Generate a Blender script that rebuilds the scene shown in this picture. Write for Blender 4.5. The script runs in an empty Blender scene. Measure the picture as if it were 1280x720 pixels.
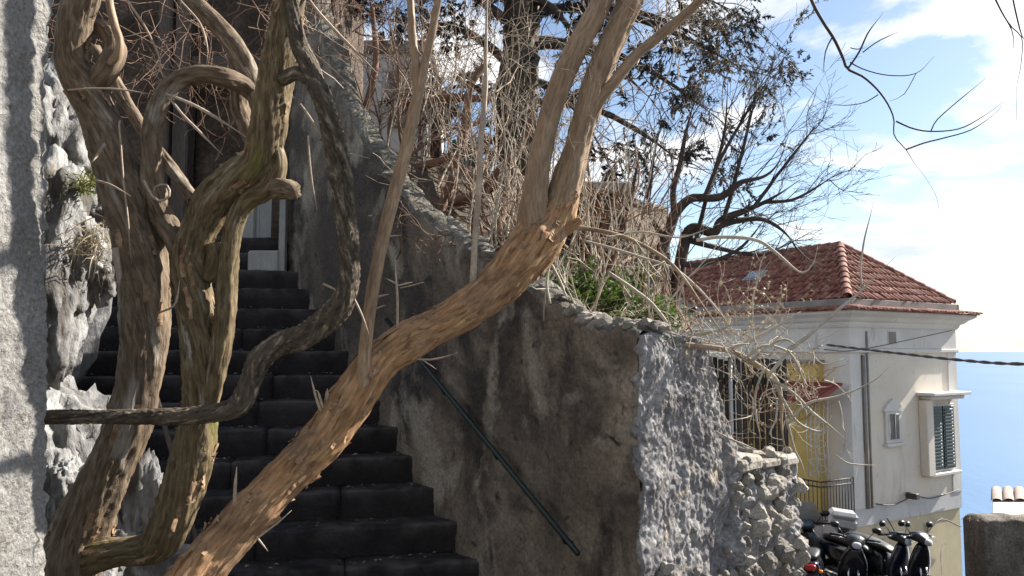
import bpy, bmesh, math, random
import numpy as np

# ------------------------------------------------------------------ camera, sky, sun, exposure
scene = bpy.context.scene
COL = scene.collection
F = 1000.0                       # focal length in pixels of a 1280 wide picture
EYE = 1.6
PITCH = math.atan(79.0 / F)      # the sea horizon lies a little below the middle
cam = bpy.data.cameras.new('camera')
cam.sensor_width = 36.0
cam.lens = 36.0 * F / 1280.0
cam.clip_start = 0.05
cam.clip_end = 200000.0
camo = bpy.data.objects.new('camera', cam)
COL.objects.link(camo)
camo.location = (0, 0, EYE)
camo.rotation_euler = (math.pi / 2 + PITCH, 0, 0)
scene.camera = camo

SUN_AZ = math.radians(63.0)      # clockwise from +Y
SUN_EL = math.radians(36.0)
SDIR = np.array([math.sin(SUN_AZ) * math.cos(SUN_EL), math.cos(SUN_AZ) * math.cos(SUN_EL), math.sin(SUN_EL)])

world = bpy.data.worlds.new("World")
scene.world = world
world.use_nodes = True
_t = world.node_tree
_n, _l = _t.nodes, _t.links
_bg = _n['Background']
_bg.inputs[1].default_value = 0.06
_sky = _n.new('ShaderNodeTexSky')
_sky.sky_type = 'NISHITA'
_sky.sun_disc = False
_sky.sun_elevation = SUN_EL
_sky.sun_rotation = SUN_AZ
_sky.air_density = 1.0
_sky.dust_density = 0.6
_sky.ozone_density = 1.3


def wmath(op, a, b=None, c=None):
    m = _n.new('ShaderNodeMath')
    m.operation = op
    for i, v in enumerate((a, b, c)):
        if v is None:
            continue
        if isinstance(v, (int, float)):
            m.inputs[i].default_value = v
        else:
            _l.new(v, m.inputs[i])
    return m.outputs[0]


# clouds: a layer of cumulus spread over the whole sky, seen as noise on a plane overhead
_tc = _n.new('ShaderNodeTexCoord')
_sep = _n.new('ShaderNodeSeparateXYZ')
_l.new(_tc.outputs['Generated'], _sep.inputs[0])
_zz = wmath('ADD', wmath('MAXIMUM', _sep.outputs[2], 0.0), 0.13)
_comb = _n.new('ShaderNodeCombineXYZ')
_l.new(wmath('DIVIDE', _sep.outputs[0], _zz), _comb.inputs[0])
_l.new(wmath('DIVIDE', _sep.outputs[1], _zz), _comb.inputs[1])
_map = _n.new('ShaderNodeMapping')
_map.inputs['Location'].default_value = (0.2, 1.55, 0.0)
_map.inputs['Scale'].default_value = (1.0, 1.0, 1.0)
_l.new(_comb.outputs[0], _map.inputs[0])
_nz = _n.new('ShaderNodeTexNoise')
_nz.inputs['Scale'].default_value = 1.35
_nz.inputs['Detail'].default_value = 9.0
_nz.inputs['Roughness'].default_value = 0.54
_nz.inputs['Distortion'].default_value = 0.25
_l.new(_map.outputs[0], _nz.inputs['Vector'])
_cr = _n.new('ShaderNodeValToRGB')
_cr.color_ramp.elements[0].position = 0.495
_cr.color_ramp.elements[1].position = 0.56
_l.new(_nz.outputs['Fac'], _cr.inputs[0])
_nz2 = _n.new('ShaderNodeTexNoise')
_nz2.inputs['Scale'].default_value = 2.2
_nz2.inputs['Detail'].default_value = 6.0
_l.new(_map.outputs[0], _nz2.inputs['Vector'])
_cr2 = _n.new('ShaderNodeValToRGB')
_cr2.color_ramp.elements[0].position = 0.35
_cr2.color_ramp.elements[0].color = (5.0, 5.5, 6.3, 1)
_cr2.color_ramp.elements[1].position = 0.6
_cr2.color_ramp.elements[1].color = (8.0, 8.0, 8.0, 1)
_l.new(_nz2.outputs['Fac'], _cr2.inputs[0])
_mx = _n.new('ShaderNodeMixRGB')
_l.new(_cr.outputs[0], _mx.inputs[0])
_l.new(_sky.outputs[0], _mx.inputs[1])
_l.new(_cr2.outputs[0], _mx.inputs[2])
_l.new(_mx.outputs[0], _bg.inputs[0])

_sl = bpy.data.lights.new('sun', 'SUN')
_sl.energy = 5.0
_sl.angle = math.radians(0.53)
_sl.color = (1.0, 0.95, 0.87)
_so = bpy.data.objects.new('sun', _sl)
COL.objects.link(_so)
_so.location = (20, 10, 25)
from mathutils import Vector, Matrix
_so.rotation_euler = Vector(tuple(-SDIR)).to_track_quat('-Z', 'Y').to_euler()

vs = scene.view_settings
vs.view_transform = 'Standard'
vs.look = 'None'
vs.exposure = 1.5
vs.gamma = 1.0
vs.use_curve_mapping = False

# ------------------------------------------------------------------ helpers
rng = np.random.default_rng(7)
random.seed(7)
CP, SP = math.cos(PITCH), math.sin(PITCH)


def P(px, py, Y):
    """point at ground distance Y that projects near (px, py) of the 1280x720 picture: used to survey the place"""
    u = (px - 640.0) / F
    v = (360.0 - py) / F
    k = Y / (CP - v * SP)
    return np.array([u * k, Y, EYE + (SP + v * CP) * k])


def _hash(ix, iy, iz):
    h = (ix.astype(np.int64) * 374761393 + iy.astype(np.int64) * 668265263 + iz.astype(np.int64) * 1274126177) & 0xFFFFFFFF
    h = ((h ^ (h >> 13)) * 1274126177) & 0xFFFFFFFF
    h = (h ^ (h >> 16)) & 0xFFFFFFFF
    return h.astype(np.float64) / 2147483647.5 - 1.0


def vnoise(p):
    i = np.floor(p).astype(np.int64)
    f = p - i
    f = f * f * f * (f * (f * 6 - 15) + 10)
    x, y, z = i[..., 0], i[..., 1], i[..., 2]
    fx, fy, fz = f[..., 0], f[..., 1], f[..., 2]

    def L(a, b, t):
        return a + (b - a) * t
    c00 = L(_hash(x, y, z), _hash(x + 1, y, z), fx)
    c10 = L(_hash(x, y + 1, z), _hash(x + 1, y + 1, z), fx)
    c01 = L(_hash(x, y, z + 1), _hash(x + 1, y, z + 1), fx)
    c11 = L(_hash(x, y + 1, z + 1), _hash(x + 1, y + 1, z + 1), fx)
    return L(L(c00, c10, fy), L(c01, c11, fy), fz)


def fbm(p, octv=4, gain=0.5, lac=2.03):
    p = np.asarray(p, float)
    a, s = 1.0, 0.0
    out = 0
    for _ in range(octv):
        out = out + a * vnoise(p)
        s += a
        a *= gain
        p = p * lac + 17.3
    return out / s


def catmull(pts, n):
    """pts (m,k) -> n samples spaced evenly by length over the first three columns"""
    pts = np.asarray(pts, float)
    q = np.vstack([2 * pts[0] - pts[1], pts, 2 * pts[-1] - pts[-2]])
    out = []
    for i in range(1, len(q) - 2):
        t = np.linspace(0, 1, 24, endpoint=False)[:, None]
        a, b, c, d = q[i - 1], q[i], q[i + 1], q[i + 2]
        out.append(0.5 * ((2 * b) + (-a + c) * t + (2 * a - 5 * b + 4 * c - d) * t ** 2 + (-a + 3 * b - 3 * c + d) * t ** 3))
    out.append(pts[-1:])
    o = np.vstack(out)
    d = np.r_[0, np.cumsum(np.linalg.norm(np.diff(o[:, :3], axis=0), axis=1))]
    t = np.linspace(0, d[-1], n)
    return np.stack([np.interp(t, d, o[:, k]) for k in range(o.shape[1])], 1), t


def norm(a):
    a = np.asarray(a, float)
    return a / np.maximum(np.linalg.norm(a, axis=-1, keepdims=True), 1e-9)


def new_mesh(name, V, faces, smooth=True, attrs=None):
    """faces: list of int arrays of shape (n,3) or (n,4)"""
    me = bpy.data.meshes.new(name)
    V = np.ascontiguousarray(V, np.float32)
    if isinstance(faces, np.ndarray):
        faces = [faces]
    faces = [np.asarray(f, np.int32) for f in faces if len(f)]
    tot = sum(f.size for f in faces)
    npoly = sum(len(f) for f in faces)
    me.vertices.add(len(V))
    me.vertices.foreach_set('co', V.ravel())
    me.loops.add(tot)
    me.loops.foreach_set('vertex_index', np.concatenate([f.ravel() for f in faces]))
    me.polygons.add(npoly)
    st, o = [], 0
    for f in faces:
        k = f.shape[1]
        st.append(o + np.arange(len(f)) * k)
        o += f.size
    me.polygons.foreach_set('loop_start', np.concatenate(st).astype(np.int32))
    me.polygons.foreach_set('use_smooth', np.full(npoly, bool(smooth)))
    me.update(calc_edges=True)
    if attrs:
        for k, a in attrs.items():
            a = np.ascontiguousarray(a, np.float32)
            if a.ndim == 1:
                at = me.attributes.new(k, 'FLOAT', 'POINT')
                at.data.foreach_set('value', a)
            else:
                at = me.attributes.new(k, 'FLOAT_VECTOR', 'POINT')
                at.data.foreach_set('vector', a.ravel())
    return me


def thing(name, label, cat, loc, group=None, rotz=0.0):
    o = bpy.data.objects.new(name, None)
    o.empty_display_size = 0.2
    COL.objects.link(o)
    o.location = tuple(loc)
    o.rotation_euler = (0, 0, rotz)
    o['label'] = label
    o['category'] = cat
    if group:
        o['group'] = group
    return o


def tag(o, label, cat, group=None):
    o['label'] = label
    o['category'] = cat
    if group:
        o['group'] = group
    return o


def origin_of(p):
    x = np.zeros(3)
    while p is not None:
        x += np.array(p.location)
        p = p.parent
    return x


def put(name, V, faces, mat, parent=None, smooth=True, attrs=None, local=False, base=None):
    """one mesh object; V in world coordinates unless local; the origin goes to the piece's base"""
    V = np.array(V, float)
    if local:
        loc = np.zeros(3)
    else:
        loc = np.array([V[:, 0].mean(), V[:, 1].mean(), V[:, 2].min()]) if base is None else np.array(base, float)
        V = V - loc
        if parent is not None:
            loc = loc - origin_of(parent)
    me = new_mesh(name, V, faces, smooth, attrs)
    if mat is not None:
        me.materials.append(mat)
    o = bpy.data.objects.new(name, me)
    COL.objects.link(o)
    o.location = tuple(loc)
    if parent is not None:
        o.parent = parent
    return o


def join(parts):
    """[(V, [faces...]), ...] -> V, faces"""
    Vs, Fs, o = [], {}, 0
    for V, fs in parts:
        if isinstance(fs, np.ndarray):
            fs = [fs]
        Vs.append(np.asarray(V, float))
        for f in fs:
            f = np.asarray(f, int)
            if len(f):
                Fs.setdefault(f.shape[1], []).append(f + o)
        o += len(V)
    return np.vstack(Vs), [np.vstack(f) for f in Fs.values()]


def frames(C):
    T = norm(np.gradient(C, axis=0))
    up = np.array([0.13, -0.9, 0.2]) if abs(T[0][1]) < 0.85 else np.array([1.0, 0, 0])
    n0 = norm(np.cross(T[0], up))
    N = [n0]
    for i in range(1, len(C)):
        v = N[-1] - T[i] * np.dot(N[-1], T[i])
        N.append(norm(v))
    N = np.array(N)
    return T, N, np.cross(T, N)


def tube(C, r, sides=8, cap=True):
    C = np.asarray(C, float)
    r = np.broadcast_to(np.asarray(r, float), (len(C),))
    T, N, B = frames(C)
    a = np.arange(sides) * 2 * math.pi / sides
    V = C[:, None, :] + r[:, None, None] * (np.cos(a)[None, :, None] * N[:, None, :] + np.sin(a)[None, :, None] * B[:, None, :])
    n = len(C)
    V = V.reshape(-1, 3)
    i = np.arange(n - 1)[:, None] * sides
    j = np.arange(sides)[None, :]
    j2 = (j + 1) % sides
    q = np.stack([i + j, i + j2, i + sides + j2, i + sides + j], -1).reshape(-1, 4)
    fs = [q]
    if cap:
        V = np.vstack([V, C[0], C[-1]])
        k = len(V) - 2
        jj = np.arange(sides)
        fs.append(np.vstack([np.stack([np.full(sides, k), (jj + 1) % sides, jj], 1),
                             np.stack([np.full(sides, k + 1), (n - 1) * sides + jj, (n - 1) * sides + (jj + 1) % sides], 1)]))
    return V, fs


def box(x0, x1, y0, y1, z0, z1):
    V = np.array([[x, y, z] for z in (z0, z1) for y in (y0, y1) for x in (x0, x1)], float)
    f = np.array([[0, 2, 3, 1], [4, 5, 7, 6], [0, 1, 5, 4], [2, 6, 7, 3], [0, 4, 6, 2], [1, 3, 7, 5]])
    return V, [f]


def bevel_box(x0, x1, y0, y1, z0, z1, b=0.01):
    """a chamfered box: 24 vertices"""
    V, q, t = [], [], []
    xs, ys, zs = (x0, x1), (y0, y1), (z0, z1)
    idx = {}
    for i in (0, 1):
        for j in (0, 1):
            for k in (0, 1):
                sx, sy, sz = (1 if i == 0 else -1), (1 if j == 0 else -1), (1 if k == 0 else -1)
                for ax in range(3):
                    p = [xs[i] + b * sx, ys[j] + b * sy, zs[k] + b * sz]
                    p[ax] = (xs[i], ys[j], zs[k])[ax]
                    idx[(i, j, k, ax)] = len(V)
                    V.append(p)
    bm_faces = []
    for ax in range(3):
        o1, o2 = [(1, 2), (0, 2), (0, 1)][ax]
        for s in (0, 1):
            loop = []
            for a, c in ((0, 0), (1, 0), (1, 1), (0, 1)):
                k = [0, 0, 0]
                k[ax] = s
                k[o1] = a
                k[o2] = c
                loop.append(idx[(k[0], k[1], k[2], ax)])
            q.append(loop)
    for ax in range(3):            # edges along ax
        o1, o2 = [(1, 2), (0, 2), (0, 1)][ax]
        for a in (0, 1):
            for c in (0, 1):
                k0 = [0, 0, 0]
                k0[o1] = a
                k0[o2] = c
                k1 = list(k0)
                k1[ax] = 1
                q.append([idx[(*k0, o1)], idx[(*k1, o1)], idx[(*k1, o2)], idx[(*k0, o2)]])
    for i in (0, 1):
        for j in (0, 1):
            for k in (0, 1):
                t.append([idx[(i, j, k, 0)], idx[(i, j, k, 1)], idx[(i, j, k, 2)]])
    V = np.array(V)
    c = V.mean(0)

    def fix(f):
        f = np.array(f)
        n = np.cross(V[f[:, 1]] - V[f[:, 0]], V[f[:, 2]] - V[f[:, 0]])
        bad = ((V[f].mean(1) - c) * n).sum(1) < 0
        f[bad] = f[bad][:, ::-1]
        return f
    return V, [fix(q), fix(t)]


def twigs_mesh(lines, sides=3):
    """lines: list of (pts (N,K,3), rad (N,K)); thin tubes all at once"""
    parts = []
    for pts, rad in lines:
        N, K = pts.shape[:2]
        if N == 0:
            continue
        T = norm(np.gradient(pts, axis=1))
        ref = np.where(np.abs(T[..., 2:3]) > 0.9, np.array([1.0, 0, 0]), np.array([0, 0, 1.0]))
        A = norm(np.cross(T, ref))
        B = np.cross(T, A)
        a = np.arange(sides) * 2 * math.pi / sides
        V = pts[:, :, None, :] + rad[:, :, None, None] * (np.cos(a)[None, None, :, None] * A[:, :, None, :] + np.sin(a)[None, None, :, None] * B[:, :, None, :])
        V = V.reshape(-1, 3)
        i = (np.arange(N)[:, None, None] * K + np.arange(K - 1)[None, :, None]) * sides
        j = np.arange(sides)[None, None, :]
        j2 = (j + 1) % sides
        q = np.stack([i + j, i + j2, i + sides + j2, i + sides + j], -1).reshape(-1, 4)
        parts.append((V, [q]))
    return join(parts)


def grow(pos, dr, ln, r, K=6, wander=0.25, bias=(0, 0, 0.1), taper=0.35):
    """random walks: (N,3) starts -> (N,K,3), (N,K)"""
    N = len(pos)
    pts = np.zeros((N, K, 3))
    pts[:, 0] = pos
    d = norm(dr)
    st = (ln / (K - 1))[:, None]
    b = np.asarray(bias, float)
    for k in range(1, K):
        d = norm(d + rng.normal(0, wander, (N, 3)) + b)
        pts[:, k] = pts[:, k - 1] + d * st
    rad = r[:, None] * np.linspace(1, taper, K)[None, :]
    return pts, rad


def sprout(pts, rad, m, ang=0.7, lf=(0.35, 0.6), t0=0.25, rf=0.62, t1=0.98):
    """m side shoots on every line: start points, directions, lengths, radii"""
    N, K = pts.shape[:2]
    idx = np.repeat(np.arange(N), m)
    t = rng.uniform(t0, t1, len(idx)) * (K - 1)
    i = np.minimum(t.astype(int), K - 2)
    f = (t - i)[:, None]
    p = pts[idx, i] * (1 - f) + pts[idx, i + 1] * f
    tg = norm(pts[idx, i + 1] - pts[idx, i])
    rr = (rad[idx, i] * (1 - f[:, 0]) + rad[idx, i + 1] * f[:, 0]) * rf
    L = np.linalg.norm(np.diff(pts, axis=1), axis=2).sum(1)[idx]
    d = norm(tg + rng.normal(0, ang, tg.shape))
    return p, d, L * rng.uniform(lf[0], lf[1], len(idx)), rr


# ------------------------------------------------------------------ materials
def make_mat(name, ramp, scale=3.0, detail=6.0, stretch=(1, 1, 1), coord='object', rough=0.85, fine=0.25, fine_scale=60.0,
             bump=0.4, bump_scale=30.0, bump_dist=0.01, spots=None, spec=0.3, voro=None, distort=0.4, metallic=0.0, layers=(), bump_detail=8.0,
             rand=0.0):
    m = bpy.data.materials.new(name)
    m.use_nodes = True
    t = m.node_tree
    n, l = t.nodes, t.links
    bs = n['Principled BSDF']
    bs.inputs['Roughness'].default_value = rough
    bs.inputs['Metallic'].default_value = metallic
    bs.inputs['Specular IOR Level'].default_value = spec
    if coord == 'object':
        tc = n.new('ShaderNodeTexCoord')
        src = tc.outputs['Object']
    elif coord == 'world':
        g = n.new('ShaderNodeNewGeometry')
        src = g.outputs['Position']
    else:
        a = n.new('ShaderNodeAttribute')
        a.attribute_name = coord
        src = a.outputs['Vector']
    if rand:
        oi = n.new('ShaderNodeObjectInfo')
        ad = n.new('ShaderNodeVectorMath')
        ad.operation = 'MULTIPLY_ADD'
        cb = n.new('ShaderNodeCombineXYZ')
        for k in range(3):
            l.new(oi.outputs['Random'], cb.inputs[k])
        l.new(cb.outputs[0], ad.inputs[0])
        ad.inputs[1].default_value = (37.0, 91.0, 53.0)
        l.new(src, ad.inputs[2])
        src = ad.outputs[0]
    mp = n.new('ShaderNodeMapping')
    mp.inputs['Scale'].default_value = stretch
    l.new(src, mp.inputs[0])

    def noise(sc, det=6.0, vec=None, dist=0.0, ro=0.55):
        z = n.new('ShaderNodeTexNoise')
        z.inputs['Scale'].default_value = sc
        z.inputs['Detail'].default_value = det
        z.inputs['Roughness'].default_value = ro
        z.inputs['Distortion'].default_value = dist
        l.new(vec or mp.outputs[0], z.inputs['Vector'])
        return z.outputs['Fac']

    def rampnode(fac, stops):
        r = n.new('ShaderNodeValToRGB')
        e = r.color_ramp.elements
        while len(e) < len(stops):
            e.new(0.5)
        for k, (p_, c) in enumerate(stops):
            e[k].position = p_
            e[k].color = (c[0], c[1], c[2], 1) if not isinstance(c, (int, float)) else (c, c, c, 1)
        l.new(fac, r.inputs[0])
        return r.outputs[0]
    col = rampnode(noise(scale, detail, dist=distort), ramp)
    for (lsc, lo, hi, lcol, lstr) in layers:      # a second colour laid over by its own noise: stain, lichen, moss
        mp2 = n.new('ShaderNodeMapping')
        mp2.inputs['Scale'].default_value = lstr
        mp2.inputs['Location'].default_value = (lsc * 3.1, 1.7 * lsc, 5.0)
        l.new(src, mp2.inputs[0])
        fac = rampnode(noise(lsc, 7.0, mp2.outputs[0], 0.6), [(lo, 0.0), (hi, 1.0)])
        mx = n.new('ShaderNodeMixRGB')
        l.new(fac, mx.inputs[0])
        l.new(col, mx.inputs[1])
        mx.inputs[2].default_value = (*lcol, 1)
        col = mx.outputs[0]
    if fine:
        fz = rampnode(noise(fine_scale, 5.0), [(0.3, 1 - fine), (0.7, 1 + fine)])
        mx = n.new('ShaderNodeMixRGB')
        mx.blend_type = 'MULTIPLY'
        mx.inputs[0].default_value = 1.0
        l.new(col, mx.inputs[1])
        l.new(fz, mx.inputs[2])
        col = mx.outputs[0]
    if rand:
        hv = n.new('ShaderNodeHueSaturation')
        mr = n.new('ShaderNodeMapRange')
        mr.inputs['To Min'].default_value = 1 - rand
        mr.inputs['To Max'].default_value = 1 + rand
        l.new(oi.outputs['Random'], mr.inputs['Value'])
        l.new(mr.outputs[0], hv.inputs['Value'])
        l.new(col, hv.inputs['Color'])
        col = hv.outputs[0]
    l.new(col, bs.inputs['Base Color'])
    if bump:
        h = noise(bump_scale, bump_detail, ro=0.65)
        if voro:
            v = n.new('ShaderNodeTexVoronoi')
            v.inputs['Scale'].default_value = voro
            l.new(mp.outputs[0], v.inputs['Vector'])
            ma = n.new('ShaderNodeMath')
            ma.operation = 'MULTIPLY_ADD'
            l.new(v.outputs['Distance'], ma.inputs[0])
            ma.inputs[1].default_value = 0.8
            l.new(h, ma.inputs[2])
            h = ma.outputs[0]
        b = n.new('ShaderNodeBump')
        b.inputs['Strength'].default_value = bump
        b.inputs['Distance'].default_value = bump_dist
        l.new(h, b.inputs['Height'])
        l.new(b.outputs[0], bs.inputs['Normal'])
    return m


def plain(name, c, rough=0.5, metallic=0.0, spec=0.4, var=0.12):
    lo = [max(0, x * (1 - var)) for x in c]
    hi = [x * (1 + var) for x in c]
    return make_mat(name, [(0.35, lo), (0.65, hi)], scale=5.0, rough=rough, metallic=metallic, spec=spec, fine=0.06, fine_scale=40, bump=0.05, bump_scale=60, bump_dist=0.003)

M = {}
M['roughcast'] = make_mat('roughcast', [(0.3, (0.204, 0.1938, 0.1802)), (0.5, (0.2924, 0.2788, 0.2618)), (0.72, (0.374, 0.3638, 0.3468))], scale=2.2, fine=0.35, fine_scale=70,
                          bump=1.0, bump_scale=34, bump_dist=0.045, rough=0.95, layers=[(3.0, 0.55, 0.7, (0.24, 0.22, 0.2), (1, 1, 0.4))])
M['stair_render'] = make_mat('stair_render', [(0.3, (0.1114, 0.08748, 0.06594)), (0.5, (0.1936, 0.1557, 0.1174)), (0.7, (0.2815, 0.2329, 0.1788))], scale=1.7, detail=9, distort=0.8,
                             fine=0.3, fine_scale=45, bump=0.7, bump_scale=22, bump_dist=0.02, rough=0.92,
                             layers=[(0.85, 0.46, 0.62, (0.08, 0.065, 0.053), (1, 1, 0.9)), (1.7, 0.53, 0.64, (0.05, 0.041, 0.036), (1, 1, 0.65)), (2.0, 0.53, 0.62, (0.29, 0.25, 0.195), (1, 1, 0.6)), (9, 0.6, 0.7, (0.05, 0.04, 0.036), (1, 1, 1))])
M['end_render'] = make_mat('end_render', [(0.28, (0.1032, 0.09505, 0.09709)), (0.5, (0.2133, 0.2002, 0.1975)), (0.72, (0.3303, 0.3157, 0.3047))], scale=4.5, detail=10, fine=0.45, fine_scale=38,
                           bump=0.8, bump_scale=45, bump_dist=0.012, rough=0.97, spec=0.08, layers=[(7, 0.58, 0.7, (0.11, 0.10, 0.1), (1, 1, 1)), (3.2, 0.6, 0.68, (0.33, 0.28, 0.22), (1, 1, 1))])
M['rubble'] = make_mat('rubble', [(0.3, (0.17, 0.145, 0.115)), (0.55, (0.32, 0.29, 0.25)), (0.75, (0.5, 0.475, 0.44))], scale=9, fine=0.3, fine_scale=60, bump=0.7, bump_scale=30,
                       bump_dist=0.02, rough=0.92, rand=0.45)
M['coping'] = make_mat('coping', [(0.3, (0.08208, 0.07128, 0.0546)), (0.5, (0.1426, 0.1296, 0.105)), (0.72, (0.216, 0.203, 0.1722))], scale=6, detail=9, fine=0.4, fine_scale=40, bump=0.9, bump_scale=28, bump_dist=0.03, rough=0.95, layers=[(5, 0.55, 0.66, (0.09, 0.075, 0.055), (1, 1, 1))])
M['slab'] = make_mat('slab', [(0.3, (0.17, 0.15, 0.12)), (0.55, (0.28, 0.255, 0.215)), (0.75, (0.4, 0.375, 0.33))], scale=8, detail=9, fine=0.35, fine_scale=50, bump=0.8, bump_scale=25, bump_dist=0.02, rough=0.92, rand=0.2)
M['limestone'] = make_mat('limestone', [(0.28, (0.09547, 0.09266, 0.09266)), (0.5, (0.2359, 0.2303, 0.2246)), (0.72, (0.3707, 0.3707, 0.365))], scale=3.2, detail=10, distort=0.9, stretch=(1, 1, 0.55), fine=0.25, fine_scale=35,
                          bump=0.9, bump_scale=14, bump_dist=0.04, rough=0.9, layers=[(4, 0.5, 0.62, (0.09, 0.08, 0.072), (1, 1, 0.35)), (9, 0.7, 0.74, (0.5, 0.33, 0.08), (1, 1, 1))], rand=0.12)
M['lava'] = make_mat('lava_stone', [(0.3, (0.01014, 0.008294, 0.008424)), (0.7, (0.0234, 0.01923, 0.01895))], scale=3, fine=0.3, fine_scale=50, bump=0.6, bump_scale=35, bump_dist=0.01, rough=0.72, rand=0.25,
                     layers=[(8, 0.62, 0.75, (0.05, 0.043, 0.04), (1, 1, 1))])
M['lava_block'] = make_mat('lava_block', [(0.3, (0.01098, 0.008712, 0.00887)), (0.7, (0.02534, 0.0202, 0.01996))], scale=3, fine=0.35, fine_scale=50, bump=0.8, bump_scale=30, bump_dist=0.014, rough=0.75, rand=0.25,
                           layers=[(8, 0.62, 0.75, (0.05, 0.043, 0.04), (1, 1, 1))])


def add_wear(m, col):
    """paler, dusty stone where feet have worn the nosing"""
    t = m.node_tree
    bs = t.nodes['Principled BSDF']
    src = bs.inputs['Base Color'].links[0].from_socket
    at = t.nodes.new('ShaderNodeAttribute')
    at.attribute_name = 'wear'
    g_ = t.nodes.new('ShaderNodeNewGeometry')
    nz_ = t.nodes.new('ShaderNodeTexNoise')
    nz_.inputs['Scale'].default_value = 7.0
    nz_.inputs['Detail'].default_value = 8.0
    t.links.new(g_.outputs['Position'], nz_.inputs['Vector'])
    rp = t.nodes.new('ShaderNodeValToRGB')
    rp.color_ramp.elements[0].position = 0.38
    rp.color_ramp.elements[1].position = 0.62
    t.links.new(nz_.outputs['Fac'], rp.inputs[0])
    mu = t.nodes.new('ShaderNodeMath')
    mu.operation = 'MULTIPLY'
    t.links.new(at.outputs['Fac'], mu.inputs[0])
    t.links.new(rp.outputs[0], mu.inputs[1])
    mx = t.nodes.new('ShaderNodeMixRGB')
    t.links.new(mu.outputs[0], mx.inputs[0])
    t.links.new(src, mx.inputs[1])
    mx.inputs[2].default_value = (*col, 1)
    t.links.new(mx.outputs[0], bs.inputs['Base Color'])


add_wear(M['lava_block'], (0.082, 0.07, 0.065))
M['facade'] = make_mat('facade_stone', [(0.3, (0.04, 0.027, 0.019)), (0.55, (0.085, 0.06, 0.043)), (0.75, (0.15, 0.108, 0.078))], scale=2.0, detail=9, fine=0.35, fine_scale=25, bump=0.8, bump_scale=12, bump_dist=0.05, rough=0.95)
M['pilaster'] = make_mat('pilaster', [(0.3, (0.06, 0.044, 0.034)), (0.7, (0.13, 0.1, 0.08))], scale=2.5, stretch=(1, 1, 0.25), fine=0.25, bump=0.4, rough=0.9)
M['old_white'] = make_mat('old_white_paint', [(0.3, (0.2604, 0.248, 0.2232)), (0.7, (0.3844, 0.372, 0.341))], scale=4, stretch=(1, 1, 0.3), fine=0.12, bump=0.2, rough=0.7, layers=[(5, 0.62, 0.72, (0.22, 0.18, 0.13), (1, 1, 0.4))])
M['bark_brown'] = make_mat('bark_brown', [(0.28, (0.0936, 0.06364, 0.03864)), (0.5, (0.156, 0.1114, 0.07213)), (0.75, (0.2246, 0.175, 0.1256))], coord='bark', scale=40, stretch=(1, 1, 0.19), fine=0.4, fine_scale=90,
                           bump=1.0, bump_scale=75, bump_dist=0.009, rough=0.85, layers=[(3.0, 0.52, 0.68, (0.1, 0.072, 0.05), (1, 1, 0.6)), (55, 0.56, 0.63, (0.09, 0.06, 0.038), (1, 1, 0.2)), (10, 0.58, 0.68, (0.3, 0.26, 0.21), (1, 1, 0.25))])
M['bark_olive'] = make_mat('bark_olive', [(0.28, (0.0774, 0.05418, 0.02678)), (0.5, (0.1424, 0.1023, 0.05301)), (0.75, (0.2105, 0.1625, 0.09486))], coord='bark', scale=44, stretch=(1, 1, 0.19), fine=0.4, fine_scale=90,
                           bump=1.0, bump_scale=75, bump_dist=0.009, rough=0.85, layers=[(60, 0.55, 0.62, (0.08, 0.055, 0.03), (1, 1, 0.18)), (4, 0.56, 0.68, (0.13, 0.115, 0.03), (1, 1, 0.4)), (12, 0.62, 0.7, (0.3, 0.27, 0.22), (1, 1, 0.25))])
M['bark_dark'] = make_mat('bark_dark', [(0.3, (0.05, 0.037, 0.026)), (0.55, (0.11, 0.085, 0.06)), (0.7, (0.33, 0.27, 0.19))], coord='bark', scale=42, stretch=(1, 1, 0.3), fine=0.4, fine_scale=110,
                          bump=1.0, bump_scale=70, bump_dist=0.02, rough=0.85)
M['bark_orange'] = make_mat('bark_orange', [(0.27, (0.18, 0.08925, 0.04)), (0.48, (0.333, 0.1827, 0.0864)), (0.72, (0.45, 0.2848, 0.152))], coord='bark', scale=34, stretch=(1, 1, 0.19), fine=0.35, fine_scale=70,
                            bump=0.9, bump_scale=60, bump_dist=0.009, rough=0.85, layers=[(2.6, 0.5, 0.66, (0.2, 0.125, 0.075), (1, 1, 0.6)), (48, 0.57, 0.65, (0.16, 0.08, 0.035), (1, 1, 0.2)), (9, 0.6, 0.67, (0.1, 0.05, 0.022), (1, 1, 0.22)), (7, 0.62, 0.7, (0.42, 0.31, 0.2), (1, 1, 0.3))])
M['bark_tan'] = make_mat('bark_tan', [(0.3, (0.198, 0.1232, 0.0697)), (0.7, (0.333, 0.2288, 0.1403))], coord='bark', scale=30, stretch=(1, 1, 0.2), fine=0.3, fine_scale=90, bump=0.6, bump_scale=50, bump_dist=0.006, rough=0.6)
M['bark_rust'] = make_mat('bark_rust', [(0.3, (0.1, 0.052, 0.032)), (0.7, (0.24, 0.135, 0.085))], coord='bark', scale=20, stretch=(1, 1, 0.15), fine=0.3, fine_scale=60, bump=0.7, bump_scale=50, bump_dist=0.008, rough=0.85)
M['bark_flake'] = make_mat('bark_flake', [(0.3, (0.15, 0.085, 0.045)), (0.7, (0.38, 0.25, 0.15))], scale=14, coord='world', fine=0.3, fine_scale=60, bump=0.4, bump_scale=60, bump_dist=0.006, rough=0.85)
M['twig_pale'] = make_mat('twig_pale', [(0.3, (0.25, 0.185, 0.13)), (0.7, (0.46, 0.37, 0.28))], scale=5, coord='world', fine=0.2, bump=0.0, rough=0.75)
M['twig_rust'] = make_mat('twig_rust', [(0.3, (0.11, 0.062, 0.04)), (0.7, (0.25, 0.15, 0.1))], scale=4, coord='world', fine=0.2, bump=0.0, rough=0.8)
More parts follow.
